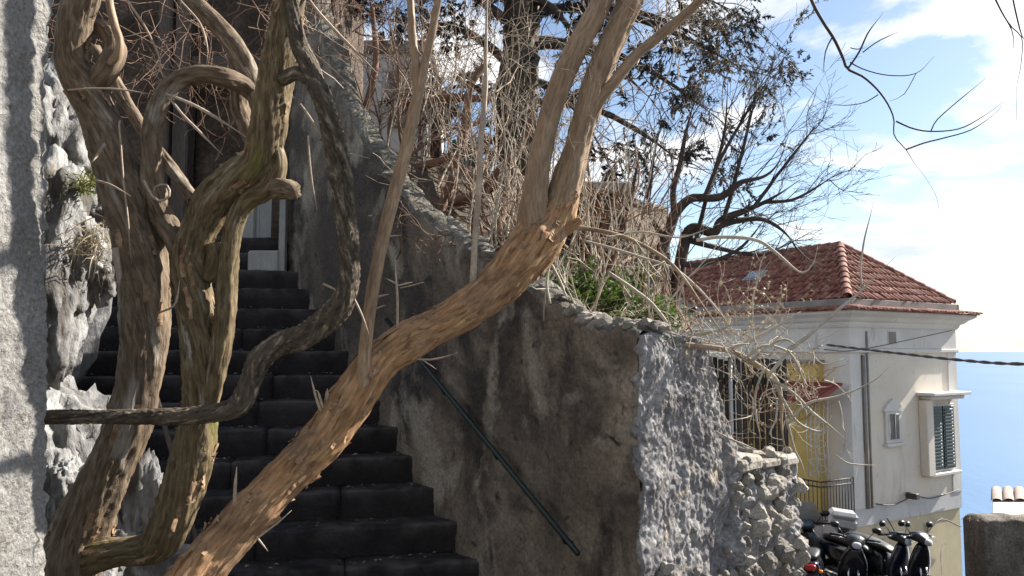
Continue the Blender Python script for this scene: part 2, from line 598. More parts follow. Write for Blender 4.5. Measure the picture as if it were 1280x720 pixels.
M['twig_dark'] = make_mat('twig_dark', [(0.3, (0.035, 0.026, 0.022)), (0.7, (0.09, 0.068, 0.055))], scale=4, coord='world', fine=0.2, bump=0.0, rough=0.8)
M['cane'] = make_mat('cane', [(0.3, (0.306, 0.255, 0.187)), (0.7, (0.493, 0.442, 0.357))], scale=6, coord='world', fine=0.15, bump=0.0, rough=0.7)
M['bark_cane'] = make_mat('bark_cane', [(0.3, (0.19, 0.12, 0.075)), (0.7, (0.42, 0.33, 0.23))], scale=9, coord='world', fine=0.25, bump=0.0, rough=0.75)
M['soil'] = make_mat('soil', [(0.3, (0.06, 0.045, 0.03)), (0.7, (0.14, 0.11, 0.08))], scale=3, fine=0.3, bump=0.7, bump_scale=20, bump_dist=0.03, rough=0.95)
M['asphalt'] = make_mat('asphalt', [(0.3, (0.05, 0.048, 0.046)), (0.7, (0.085, 0.082, 0.078))], scale=2, fine=0.3, fine_scale=90, bump=0.5, bump_scale=90, bump_dist=0.006, rough=0.9)
M['rail_green'] = plain('rail_green', (0.007, 0.018, 0.016), rough=0.4, spec=0.5)


def leaf_mat(name, a, b, trans=0.25):
    m = make_mat(name, [(0.3, a), (0.7, b)], scale=6, coord='world', fine=0.25, fine_scale=30, bump=0.0, rough=0.6, spec=0.3)
    t = m.node_tree
    bs = t.nodes['Principled BSDF']
    tr = t.nodes.new('ShaderNodeBsdfTranslucent')
    src = bs.inputs['Base Color'].links[0].from_socket
    t.links.new(src, tr.inputs[0])
    mx = t.nodes.new('ShaderNodeMixShader')
    mx.inputs[0].default_value = trans
    t.links.new(bs.outputs[0], mx.inputs[1])
    t.links.new(tr.outputs[0], mx.inputs[2])
    t.links.new(mx.outputs[0], t.nodes['Material Output'].inputs[0])
    return m


M['needle'] = leaf_mat('needle', (0.014, 0.02, 0.026), (0.042, 0.05, 0.054), 0.15)
M['needle_dry'] = leaf_mat('needle_dry', (0.07, 0.058, 0.04), (0.15, 0.125, 0.09), 0.25)
M['leaf_green'] = leaf_mat('leaf_green', (0.035, 0.075, 0.012), (0.11, 0.17, 0.03), 0.35)
M['leaf_dry'] = leaf_mat('leaf_dry', (0.2, 0.15, 0.09), (0.42, 0.36, 0.26), 0.25)
M['grass'] = leaf_mat('grass', (0.07, 0.09, 0.02), (0.2, 0.2, 0.06), 0.3)

# ------------------------------------------------------------------ the setting
def ground_z(x, y):
    z = -0.27 * np.clip(y - 4.5, 0, 8.5) - 0.75 * np.clip(y - 13.0, 0, None)
    z = z - 0.02 * np.clip(x - 6, 0, None)
    return np.maximum(z, -75.0)


gx = np.unique(np.r_[np.linspace(-60, -6, 28), np.linspace(-6, 10, 65), np.linspace(10, 90, 41)])
gy = np.unique(np.r_[np.linspace(-30, 0, 16), np.linspace(0, 20, 81), np.linspace(20, 130, 56)])
GX, GY = np.meshgrid(gx, gy, indexing='ij')
GZ = ground_z(GX, GY)
gv = np.stack([GX, GY, GZ], -1)
gv[..., 2] += 0.02 * fbm(gv * 0.8, 3) * 1.0 + 0.25 * fbm(gv * 0.12 + 3, 3) * np.clip((GY - 14) / 6, 0, 1)


def gridfaces(n, m):
    i = np.arange(n - 1)[:, None] * m
    j = np.arange(m - 1)[None, :]
    return np.stack([i + j, i + m + j, i + m + j + 1, i + j + 1], -1).reshape(-1, 4)


g = put('ground', gv.reshape(-1, 3), gridfaces(len(gx), len(gy)), M['asphalt'], base=(0, 0, 0))
g['kind'] = 'structure'

# the sea, sixty metres below
sm = make_mat('sea_water', [(0.3, (0.04, 0.115, 0.235)), (0.7, (0.06, 0.15, 0.28))], scale=0.004, detail=4, stretch=(1, 0.25, 1), fine=0.0, rough=0.42, spec=0.5, bump=0.5, bump_scale=0.25, bump_dist=0.5)
ang = np.linspace(0, 2 * math.pi, 97)[:-1]
rr = np.array([40, 120, 400, 1200, 4000, 12000, 40000, 110000.0])
sv = np.stack([np.outer(rr, np.cos(ang)), np.outer(rr, np.sin(ang)), np.zeros((len(rr), 96))], -1)
sv[..., 2] = -62.0
i = np.arange(len(rr) - 1)[:, None] * 96
j = np.arange(96)[None, :]
sf = np.stack([i + j, i + 96 + j, i + 96 + (j + 1) % 96, i + (j + 1) % 96], -1).reshape(-1, 4)
o = put('sea', sv.reshape(-1, 3), sf, sm, base=(0, 0, -62))
o['kind'] = 'structure'

# ------------------------------------------------------------------ the stair, its wall and the house behind it
WO = np.array([-0.22, 5.5])
WD = norm(np.array([-0.61, 0.79]))          # the wall climbs away to the left
WN = np.array([WD[1], -WD[0]])              # towards the garden behind the wall
RISE, RUN = 0.2, 0.284


def wall_hit(px, py):
    """distance along the wall face and height where the survey ray meets it"""
    p = P(px, py, 1.0)
    k = p[0]
    s = (k * WO[1] - WO[0]) / (WD[0] - k * WD[1])
    Y = WO[1] + s * WD[1]
    return s, P(px, py, Y)[2]


TOPPX = [(800, 414), (788, 408), (760, 408), (735, 402), (720, 398), (700, 380), (688, 374), (660, 358), (640, 345), (615, 322), (590, 312), (560, 290), (545, 283), (530, 268), (515, 262),
         (500, 238), (485, 225), (470, 192), (450, 165), (436, 140), (423, 118), (405, 60), (385, -10), (362, -90)]
tp = np.array([wall_hit(*q) for q in TOPPX])
S0, S1 = tp[0, 0], 3.42


def wall_top(s):
    return np.interp(s, tp[:, 0], tp[:, 1])


def wp(s, b, z):
    """point on the wall: s along, b behind the face"""
    s, b, z = np.broadcast_arrays(np.asarray(s, float), np.asarray(b, float), np.asarray(z, float))
    return np.stack([WO[0] + s * WD[0] + b * WN[0], WO[1] + s * WD[1] + b * WN[1], z], -1)


wallT = thing('stair_wall', 'stained brown rendered wall with a broken rubble top climbing beside the dark stair', 'wall', (*(WO + WD * 0.3), 0.0))
ns, nf, nt = 330, 150, 12
ss = np.linspace(S0 + 0.0, S1, ns)
top = wall_top(ss) + 0.035 * fbm(np.stack([ss * 9, ss * 0, ss * 0], 1), 4)
rows = []
for k in range(nf):
    v = k / (nf - 1)
    z = -0.25 + (top + 0.25) * v
    p = wp(ss, 0.0 + 0.03 * max(0, (v - 0.97) / 0.03) ** 2, z)
    rows.append(p)
for k in range(1, nt):
    v = k / (nt - 1)
    rows.append(wp(ss, 0.03 + 0.20 * v, top + 0.03 * math.sin(v * math.pi)))
rows.append(wp(ss, 0.25, top - 0.5))
rows.append(wp(ss, 0.27, top * 0 - 0.25))
wv = np.stack(rows, 1)
bb_ = (wv[..., :2] - WO) @ WN                      # the end of the wall is cut square to its end face
sh_ = (0.32 * bb_ + 0.012) * np.clip(1 - (ss - S0) / 0.8, 0, 1)[:, None]
wv[..., 0] += sh_ * WD[0]
wv[..., 1] += sh_ * WD[1]
q = wv.reshape(-1, 3)
dsp = 0.022 * fbm(q * 1.6, 4) + 0.016 * fbm(q * 7, 4) + 0.007 * fbm(q * 30, 2)
q = q + np.array([-WN[0], -WN[1], 0]) * dsp[:, None] * np.array([1, 1, 1])
edge = np.clip(1 - np.abs(q[:, 2] - np.repeat(top, wv.shape[1])) / 0.12, 0, 1)
q[:, 2] += edge * 0.035 * fbm(q * 14, 3)
gf = gridfaces(ns, wv.shape[1])[:, ::-1]
colx = gf[:, :].min(1) % wv.shape[1]
put('render_face', q, gf[(colx < nf - 2) | (colx >= nf + nt - 2)], M['stair_render'], wallT)
qt = q.copy()
qt[:, 2] += 0.03 * fbm(q * 11 + 5, 4)
put('coping', qt, gf[(colx >= nf - 3) & (colx < nf + nt - 1)], M['coping'], wallT)

# near end of the wall: a battered end face of coarse mortar
ED = norm(np.array([0.7, 0.71]))
EN = np.array([ED[1], -ED[0]])
EC = WO + WD * S0
zt = np.array([-0.6, 0.0, 0.5, 0.92, 1.31, 1.5, 1.62, 1.68])
wt = np.array([1.25, 1.02, 0.9, 0.82, 0.64, 0.58, 0.53, 0.35]) * 1.25


def end_pt(t, f, z):
    t, f, z = np.broadcast_arrays(np.asarray(t, float), np.asarray(f, float), np.asarray(z, float))
    return np.stack([EC[0] + t * ED[0] + f * EN[0], EC[1] + t * ED[1] + f * EN[1], z], -1)


nz, na = 230, 150
zz = np.linspace(-0.6, 1.68, nz)
w_ = np.interp(zz, zt, wt)
cols = []
for k in range(8):
    rag = 0.05 + 0.05 * fbm(np.column_stack([zz * 6, zz * 0, zz * 0]), 4)
    c_ = wp(S0 + 0.01 + rag * (1 - k / 8) * 1.3, 0.045 - 0.06 * (k / 8) ** 0.6, zz)
    cols.append(c_)
for k in range(na):
    cols.append(end_pt(w_ * k / (na - 1), 0.0 * zz, zz))
for k in range(1, 26):
    cols.append(end_pt(w_, 0 * zz - 0.55 * k / 25, zz))
ev = np.stack(cols, 1)
capz = ev[-1].copy()
rowsup = [ev]
for f in (0.75, 0.4, 0.05):
    c = capz.mean(0)
    r_ = c + (capz - c) * f
    r_[:, 2] = 1.68 + 0.05 * (1 - f)
    rowsup.append(r_[None])
ev = np.concatenate(rowsup, 0)
q = ev.reshape(-1, 3)
nn = np.array([EN[0] * 0.8 + 0.3, EN[1] * 0.8 - 0.1, 0.25])
dsp = 0.05 * fbm(q * 2.4 + 9, 4) + 0.04 * np.abs(fbm(q * np.array([5, 5, 3.2]), 4)) + 0.009 * fbm(q * 22, 3) + 0.008 * fbm(q * 60, 3)
q = q + nn * dsp[:, None]
tt_ = (q[:, :2] - EC) @ ED                         # the arris is broken and rounded
wgt = np.exp(-np.abs(tt_) / 0.07)
chip = 0.035 * fbm(np.column_stack([q[:, 2] * 7, 0 * tt_, 0 * tt_]), 4) + 0.02 * fbm(q * 18, 3) - 0.012
q[:, :2] += (ED + EN * 0.6) * (wgt * chip)[:, None]
put('end_face', q, gridfaces(ev.shape[0], ev.shape[1])[:, ::-1], M['end_render'], wallT)


def rock_mesh(name, seed, sub=3, facets=14, rough=0.1, noise_scale=2.0, mat=None):
    """a broken stone of unit size"""
    r = np.random.default_rng(seed)
    bm = bmesh.new()
    bmesh.ops.create_icosphere(bm, subdivisions=sub, radius=1.0)
    V = np.array([v.co[:] for v in bm.verts])
    Fc = np.array([[v.index for v in f.verts] for f in bm.faces])
    bm.free()
    n = norm(r.normal(size=(facets, 3)))
    d = r.uniform(0.5, 0.85, facets) if facets < 12 else r.uniform(0.6, 1.0, facets)
    dots = V @ n.T
    rad = np.where(dots > 0.05, d[None, :] / np.maximum(dots, 0.05), 9).min(1)
    rad = np.minimum(rad, 1.05)
    V = V * rad[:, None]
    V = V * (1 + rough * fbm(V * noise_scale + seed, 4))[:, None]
    return V, Fc


ROCKS = []
for k in range(8):
    V, Fc = rock_mesh('stone', 50 + k, 3, 11, 0.25, 3.0)
    me = new_mesh('stone', V, Fc, smooth=False)
    me.materials.append(M['rubble'])
    ROCKS.append(me)


def stone(parent, p, size, name='stone', rot=None):
    o = bpy.data.objects.new(name, random.choice(ROCKS))
    COL.objects.link(o)
    o.parent = parent
    o.location = tuple(np.asarray(p) - origin_of(parent))
    o.scale = tuple(size)
    o.rotation_euler = tuple(rng.uniform(-0.5, 0.5, 3)) if rot is None else rot
    return o


# rubble along the broken top of the wall
for k in range(46):
    s = rng.uniform(S0 + 0.02, 1.9)
    b = rng.uniform(0.03, 0.2)
    sz = rng.uniform(0.03, 0.075)
    stone(wallT, wp(s, b, wall_top(s) + 0.01), (sz * 1.3, sz, sz * 0.7))
for px_, py_, r_ in ((777, 420, 0.05), (764, 412, 0.045), (792, 452, 0.028), (690, 385, 0.05), (715, 402, 0.05), (742, 408, 0.06)):
    s, z = wall_hit(px_, py_)
    stone(wallT, wp(s, 0.04, z), (r_ * 1.2, r_, r_ * 0.8))
# stones showing through the mortar of the end face, towards its foot
for k in range(70):
    z = -0.05 + 0.7 * rng.beta(1.0, 2.4)
    w = np.interp(z, zt, wt)
    t = rng.uniform(0.08, 1.0) * w
    sz = rng.uniform(0.012, 0.028) if rng.random() < 0.7 else rng.uniform(0.028, 0.05)
    stone(wallT, end_pt(t, 0.008 + 0.02 * rng.random(), z), (sz * 1.25, sz * 0.9, sz))

# the low broken pier that goes on from the end of the wall
pierT = thing('stone_pier', 'low broken rubble pier with flat slabs on top beyond the end of the wall', 'pier', (*(EC + ED * 1.4), -0.6))
nz, na = 170, 130
zz = np.linspace(-0.8, 0.86, nz)
cols = []
tl, tr = 0.72, 1.72
for k in range(na):
    t = tl + (tr - tl) * k / (na - 1)
    cols.append(end_pt(t + 0 * zz + 0.07 * (0.9 - zz) * (k / (na - 1)), 0.035 - 0.22 * max(0.0, 1 - k / (na - 1) / 0.2) ** 1.3 + 0.02 * fbm(np.column_stack([zz * 5, zz * 0 + k * 0.05, zz * 0]), 2), zz))
for k in range(1, 20):
    cols.append(end_pt(tr + 0.07 * (0.9 - zz), 0.035 - 0.535 * k / 19, zz))
for k in range(1, 6):
    cols.append(end_pt(tr + (tl - tr) * k / 5, -0.5 + 0 * zz, zz))
pv = np.stack(cols, 1)
cp = pv[-1]
ups = [pv]
for f in (0.8, 0.5, 0.05):
    c = cp.mean(0)
    r_ = c + (cp - c) * f
    r_[:, 2] = 0.87
    ups.append(r_[None])
pv = np.concatenate(ups, 0)
q = pv.reshape(-1, 3)
q = q + nn * (0.045 * fbm(q * 3.1, 4) + 0.06 * np.abs(fbm(q * 7.5 + 4, 3)) + 0.016 * fbm(q * 24, 3) + 0.010 * fbm(q * 60, 2))[:, None]
put('mortar_core', q, gridfaces(pv.shape[0], pv.shape[1])[:, ::-1], M['end_render'], pierT)
for k in range(130):
    z = rng.uniform(-0.3, 0.84)
    t = rng.uniform(tl + 0.12, tr + 0.03)
    sz = rng.uniform(0.015, 0.04) if rng.random() < 0.5 else rng.uniform(0.04, 0.085)
    stone(pierT, end_pt(t, 0.045 + 0.02 * rng.random(), z), (sz * 1.2, sz * 0.8, sz * 0.9))
for k in range(30):
    z = rng.uniform(-0.3, 0.84)
    sz = rng.uniform(0.035, 0.07)
    stone(pierT, end_pt(tr + 0.03 + 0.07 * (0.9 - z), rng.uniform(-0.45, 0.03), z), (sz, sz, sz * 0.9))


def slab_stone(parent, t0, t1, f0, f1, z0, z1, tilt=0.0, name='slab', seed=1):
    """a rough broken flag: jagged outline, uneven top"""
    r = np.random.default_rng(seed)
    n = 26
    a = np.arange(n) * 2 * math.pi / n
    ct, st_ = np.cos(a), np.sin(a)
    ex = np.sign(ct) * np.abs(ct) ** 0.5
    ey = np.sign(st_) * np.abs(st_) ** 0.5
    k = 1 + 0.09 * fbm(np.column_stack([ct * 2.2, st_ * 2.2, 0 * a + seed * 5.1]), 4)
    rings = []
    for f, z in ((0.9, 0.0), (1.0, 0.25), (1.0, 0.75), (0.94, 1.0), (0.6, 1.04), (0.25, 1.0), (0.02, 1.02)):
        x = (t0 + t1) / 2 + ex * k * f * (t1 - t0) / 2
        y = (f0 + f1) / 2 + ey * k * f * (f1 - f0) / 2
        zz_ = z0 + (z1 - z0) * z + tilt * (x - t0) + 0 * x
        p = end_pt(x, y, zz_)
        p[:, 2] += 0.012 * fbm(p * 9 + seed, 3)
        p[:, :2] += 0.012 * fbm(p * 14 + seed, 2)[:, None]
        rings.append(p)
    V = np.concatenate(rings, 0)
    i_ = np.arange(len(rings) - 1)[:, None] * n
    j_ = np.arange(n)[None, :]
    put(name, V, np.stack([i_ + j_, i_ + (j_ + 1) % n, i_ + n + (j_ + 1) % n, i_ + n + j_], -1).reshape(-1, 4), M['slab'], parent, smooth=False)


slab_stone(pierT, 0.92, 1.3, -0.4, 0.08, 0.85, 0.93, 0.02, seed=2)
slab_stone(pierT, 1.22, 1.56, -0.45, 0.06, 0.85, 0.905, -0.02, seed=3)
slab_stone(pierT, 1.46, 1.78, -0.42, 0.08, 0.84, 0.91, -0.03, seed=4)
slab_stone(pierT, 0.85, 1.32, -0.62, -0.25, 0.95, 0.985, 0.12, seed=5)
for k in range(22):
    sz = rng.uniform(0.02, 0.06)
    stone(pierT, end_pt(rng.uniform(0.9, 1.75), rng.uniform(-0.4, 0.05), 0.925), (sz, sz, sz * 0.7))

# the stair of lava blocks
stairT = thing('staircase', 'dark stair of worn lava stone blocks climbing past the twisted trunks', 'staircase', (-1.6, 5.4, 0))
LE = norm(np.array([-0.974, -0.225]))       # along a tread edge, leftwards
LB = np.array([-LE[1], LE[0]])
LB = LB if LB[1] > 0 else -LB
for n in range(14):
    R = WO + WD * (n * RUN)
    zt_ = RISE * (n + 1)
    depth = 0.55 if n < 13 else 1.9
    L = 2.75 if n < 6 else 3.4

    def sp(a, b, z, R=R):
        return np.stack([R[0] + a * LE[0] + b * LB[0], R[1] + a * LE[1] + b * LB[1], z], -1)
    V, Fs = box(0.0, L, 0.03, depth, zt_ - 0.42, zt_ - 0.03)
    st = put('step', sp(V[:, 0], V[:, 1], V[:, 2]), Fs, M['lava'], stairT, smooth=False)
    a = -0.12 + rng.uniform(-0.03, 0.05)
    while a < L:
        w = rng.uniform(0.7, 1.5)
        w = min(w, L - a + 0.05)
        if w < 0.12:
            break
        rows = []
        m1 = max(9, int(w / 0.045))
        x = np.linspace(0.004, w - 0.004, m1)
        prof = [(0.012, -RISE + 0.0), (0.004, -0.10), (0.0, -0.022), (0.004, -0.006), (0.016, 0.0), (0.15, 0.0), (0.34, 0.002), (depth, 0.0)]
        ch = np.minimum(1.0, np.minimum(x, w - x) / 0.03)
        G = []
        for b_, z_ in prof:
            G.append(sp(a + x, b_ + 0.012 * (1 - ch) * (b_ < 0.1), zt_ + z_ - 0.012 * (1 - ch) * (z_ > -0.05)))
        G = np.stack(G, 1)
        qq = G.reshape(-1, 3)
        wob = 0.02 * fbm(qq * 5 + n, 4) + 0.012 * fbm(qq * 24 + n, 3)
        qq = qq.copy()
        qq[:, 1] += wob
        qq[:, 2] += 0.010 * fbm(qq * 4 + 50 + n, 3) + 0.009 * fbm(qq * 19 + 70 + n, 3) + rng.uniform(-0.005, 0.005)
        # side cheeks close the block
        e0 = np.arange(len(prof))
        bl0 = sp(np.array([a + 0.004]), np.array([depth]), np.array([zt_ - RISE]))
        bl1 = sp(np.array([a + w - 0.004]), np.array([depth]), np.array([zt_ - RISE]))
        VV = np.vstack([qq, bl0, bl1])
        k0 = len(qq)
        t0 = np.array([[k0, i_, i_ + 1] for i_ in range(len(prof) - 1)])
        off = (m1 - 1) * len(prof)
        t1 = np.array([[k0 + 1, off + i_ + 1, off + i_] for i_ in range(len(prof) - 1)])
        wr = np.tile(np.array([0, 0.1, 0.6, 1.0, 1.0, 0.6, 0.4, 0.3]), m1)
        put('stone_block', VV, [gridfaces(m1, len(prof)), t0, t1], M['lava_block'], st, attrs={'wear': np.r_[wr, 0, 0]})
        a += w

# handrail: a thin green pipe along the wall
hrT = thing('handrail', 'thin dark green pipe handrail fixed along the stained stair wall', 'handrail', wp(0.2, -0.07, 0.9))
h0 = wall_hit(735, 690)
h1 = wall_hit(530, 443)
C = np.array([wp(h0[0] + (h1[0] - h0[0]) * t, -0.075, h0[1] + (h1[1] - h0[1]) * t) for t in np.linspace(0, 1.25, 12)])
V, Fs = tube(C, 0.017, 10)
put('pipe', V, Fs, M['rail_green'], hrT)
for t in (0.08, 0.45, 0.8, 1.2):
    s = h0[0] + (h1[0] - h0[0]) * t
    z = h0[1] + (h1[1] - h0[1]) * t
    V, Fs = tube(np.array([wp(s, 0.03, z - 0.06), wp(s, -0.05, z - 0.06), wp(s, -0.075, z - 0.015)]), 0.008, 8)
    put('bracket', V, Fs, M['rail_green'], hrT)

# the dark house at the head of the stair
fh = thing('dark_house', 'shaded brown stone house front with a white door at the head of the stair', 'house', (-4.5, 9.2, 0.0))
FY = 8.95


def fgrid(x0, x1, z0, z1, y, nx, nz_, amp=0.05):
    X, Z = np.meshgrid(np.linspace(x0, x1, nx), np.linspace(z0, z1, nz_), indexing='ij')
    V = np.stack([X, X * 0 + y, Z], -1).reshape(-1, 3)
    V[:, 1] += amp * fbm(V * 2.2, 4) + amp * 0.5 * fbm(V * 8, 3)
    return V, gridfaces(nx, nz_)


parts = [fgrid(-7.5, -3.62, 0.5, 8, FY, 110, 190), fgrid(-3.62, -2.62, 4.72, 8, FY, 30, 80)]
parts.append(box(-7.5, -3.62, FY + 0.3, FY + 0.6, 0.5, 8))
V, Fs = join(parts)
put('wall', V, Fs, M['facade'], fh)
V, Fs = join([box(-2.62, -2.0, 8.62, 10.5, 1.0, 8.0)])
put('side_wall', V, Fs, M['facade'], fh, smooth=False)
dr = thing  # (door built as meshes below)
V, Fs = bevel_box(-3.14, -2.62, FY + 0.02, FY + 0.07, 2.6, 3.5, 0.006)
door = put('door', V, Fs, M['old_white'], fh, smooth=False)
for x0, x1 in ((-3.08, -2.9), (-2.86, -2.68)):
    for z0, z1 in ((2.7, 3.42),):
        V, Fs = bevel_box(x0, x1, FY - 0.005, FY + 0.025, z0, z1, 0.02)
        put('door_panel', V, Fs, M['old_white'], door, smooth=False)
V, Fs = bevel_box(-3.66, -2.6, FY + 0.14, FY + 0.2, 2.6, 5.1, 0.006)
put('inner_door', V, Fs, M['facade'], fh, smooth=False)
V, Fs = bevel_box(-3.12, -3.09, FY - 0.03, FY + 0.03, 3.2, 3.3, 0.006)
put('handle', V, Fs, M['rail_green'], door, smooth=False)
for (xa, xb) in ((-4.02, -3.86), (-3.82, -3.64)):
    V, Fs = bevel_box(xa, xb, FY - 0.14, FY + 0.05, 2.2, 7.9, 0.02)
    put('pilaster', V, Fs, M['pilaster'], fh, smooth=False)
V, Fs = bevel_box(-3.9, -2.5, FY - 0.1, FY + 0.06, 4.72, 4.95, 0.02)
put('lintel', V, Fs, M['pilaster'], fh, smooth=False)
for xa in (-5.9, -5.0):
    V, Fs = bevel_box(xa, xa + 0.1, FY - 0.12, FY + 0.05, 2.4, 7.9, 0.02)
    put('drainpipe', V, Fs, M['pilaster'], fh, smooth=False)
# white post and kerb by the head of the stair
o = P(353, 300, 8.1)
V, Fs = bevel_box(o[0] - 0.03, o[0] + 0.035, 8.07, 8.16, 2.05, 3.3, 0.006)
tag(put('door_post', V, Fs, M['old_white'], None, smooth=False), 'slim white post standing where the stair wall meets the house', 'post')
V, Fs = bevel_box(-2.68, -2.36, 8.05, 8.3, 2.35, 2.62, 0.02)
tag(put('kerb_block', V, Fs, M['old_white'], None, smooth=False), 'whitewashed block at the top of the dark stair', 'block')

# garden terrace behind the wall
nb = 40
sb = np.linspace(S0 + 0.1, 7.0, 70)
rowsb = []
dA, dB = norm(np.array([0.15, 1.0])), WN
for k in range(nb):
    b = 9.0 * (k / (nb - 1)) ** 1.3
    f = np.clip((sb - sb[0]) / 2.5, 0, 1)[:, None]
    d = norm(dA * (1 - f) + dB * f)
    base = WO + np.outer(sb, WD) + WN * 0.2
    zt_ = np.minimum(wall_top(sb), 3.6) - 0.16 - 0.02 * b
    p = base + d * b
    p[:, 0] = np.minimum(p[:, 0], 0.185 * p[:, 1] + 0.12)
    rowsb.append(np.column_stack([p, zt_]))
bv = np.stack(rowsb, 1)
bv[..., 2] += 0.07 * fbm(bv * 1.7, 4) * np.clip(np.linspace(0, 4, nb), 0, 1)[None, :]
sk = bv[:1].copy()
sk[..., 2] -= 6
sk2 = bv[-1:].copy()
sk2[..., 2] -= 6
bv = np.concatenate([sk, bv, sk2], 0)
ed = bv[:, -1:].copy()
ed[..., 2] -= 9
bv = np.concatenate([bv, ed], 1)
o = put('garden_terrace', bv.reshape(-1, 3), gridfaces(bv.shape[0], bv.shape[1]), M['soil'])
o['kind'] = 'structure'


def bank_z(x, y):
    r = np.array([x, y]) - WO
    s = r @ WD
    return min(wall_top(s), 3.6) - 0.16

# ------------------------------------------------------------------ roughcast wall on the left
nxw, nzw = 260, 330
yy = np.linspace(0.6, 2.92, nxw)
zz = np.linspace(-0.1, 4.3, nzw)
YY, ZZ = np.meshgrid(yy, zz, indexing='ij')
XX = -1.70 + 0 * YY
wl = np.stack([XX, YY, ZZ], -1)
# rounded far corner, then the return of the wall
rc = 0.05
ext = []
for k in range(1, 7):
    a = k / 6 * math.pi / 2
    ext.append(np.stack([-1.70 - rc * (1 - math.cos(a)) + 0 * zz, 2.92 + rc * math.sin(a) + 0 * zz, zz], -1))
for k in range(1, 30):
    ext.append(np.stack([-1.70 - rc - 0.9 * k / 29 + 0 * zz, 2.92 + rc + 0 * zz, zz], -1))
wl = np.concatenate([wl, np.stack(ext, 0)], 0)
q = wl.reshape(-1, 3)
dn = 0.03 * fbm(q * 2.0 + 2, 3) + 0.034 * np.abs(fbm(q * 15, 3)) + 0.014 * fbm(q * 38, 3)
q = q + np.array([0.85, 0.35, 0]) * dn[:, None]
q[:, 0] += 0.02 - 0.07 * (q[:, 2] - 0.77) / 2.1
q[:, 1] -= 0.02
o = put('roughcast_wall', q, gridfaces(wl.shape[0], wl.shape[1]), M['roughcast'])
tag(o, 'pale grey roughcast wall end beside the rocks, striped with branch shadows', 'wall')

# ------------------------------------------------------------------ limestone rocks by the wall
def big_rock(label, px, py, Y, size, seed, facets=16, sub=5, stretch_rot=0.0, rough=0.14):
    V, Fc = rock_mesh('rock', seed, sub, facets, rough, 1.7)
    V = V * (1 - 0.3 * np.abs(fbm(V * np.array([2.6, 2.6, 1.3]) + seed * 3, 4)) + 0.07 * fbm(V * 9 + seed, 4) - 0.16 * np.clip(1 - 4 * np.abs(fbm(V * np.array([3.4, 3.4, 1.1]) + seed, 3)), 0, 1))[:, None]
    V = V * np.array(size)
    c, s = math.cos(stretch_rot), math.sin(stretch_rot)
    V = np.stack([V[:, 0] * c + V[:, 2] * s, V[:, 1], -V[:, 0] * s + V[:, 2] * c], 1)
    V = V + P(px, py, Y)
    return tag(put('rock', V, Fc, M['limestone'], None), label, 'rock', None)


big_rock('tall pale limestone slab standing behind the roughcast wall', 62, 330, 4.1, (0.24, 0.35, 0.62), 3, 12)
big_rock('dark craggy limestone block with a grass tuft on it', 66, 190, 4.3, (0.28, 0.4, 0.5), 5, 20, rough=0.25)
big_rock('rounded brown boulder jutting out below the grassy crag', 110, 322, 4.2, (0.145, 0.25, 0.27), 8, 14, rough=0.22)
big_rock('bright white sloping limestone rock behind the forked trunk', 66, 565, 4.25, (0.34, 0.45, 0.62), 11, 13, stretch_rot=-0.35)
big_rock('low pale limestone lump at the foot of the trunks', 132, 720, 4.4, (0.42, 0.5, 0.62), 14, 15)
big_rock('small limestone block wedged between the two trunks', 178, 640, 4.5, (0.17, 0.25, 0.36), 21, 14)
big_rock('broken tawny rock low behind the roughcast wall', 84, 610, 3.98, (0.14, 0.16, 0.22), 25, 18, rough=0.25)
big_rock('shadowed rock mass under the dark house front', -60, 420, 5.6, (1.0, 0.7, 2.2), 31, 18)


def blades(n, c, spread, L, w=0.006, up=1.0, droop=0.35):
    """grass blades: bent strips"""
    p0 = c + rng.normal(0, 1, (n, 3)) * np.array(spread)
    d = norm(rng.normal(0, 0.5, (n, 3)) + np.array([0, 0, up]))
    ln = L * rng.uniform(0.5, 1.1, n)
    side = norm(np.cross(d, rng.normal(size=(n, 3))))
    pts = [p0]
    dd = d
    for k in range(3):
        dd = norm(dd + np.array([0, 0, -droop]) * k * 0.6)
        pts.append(pts[-1] + dd * (ln / 3)[:, None])
    V = []
    for k, p_ in enumerate(pts):
        ww = w * (1 - k / 3.2)
        V += [p_ - side * ww, p_ + side * ww]
    V = np.stack(V, 1)
    base = np.arange(n)[:, None] * 8
    f = np.concatenate([base + np.array([0, 1, 3, 2]) + 2 * k for k in range(3)], 0)
    return V.reshape(-1, 3), f


V, f = blades(170, P(100, 236, 4.02), (0.07, 0.04, 0.02), 0.17, 0.004, 0.4, 0.9)
tag(put('grass_tuft', V, f, M['grass']), 'drooping yellow green grass tuft on the craggy rock', 'grass')
V, f = blades(90, P(118, 300, 4.0), (0.05, 0.05, 0.05), 0.22, 0.0035, -0.2, 0.6)
tag(put('grass_tuft', V, f, M['leaf_dry']), 'dry straw hanging in front of the brown boulder', 'grass')


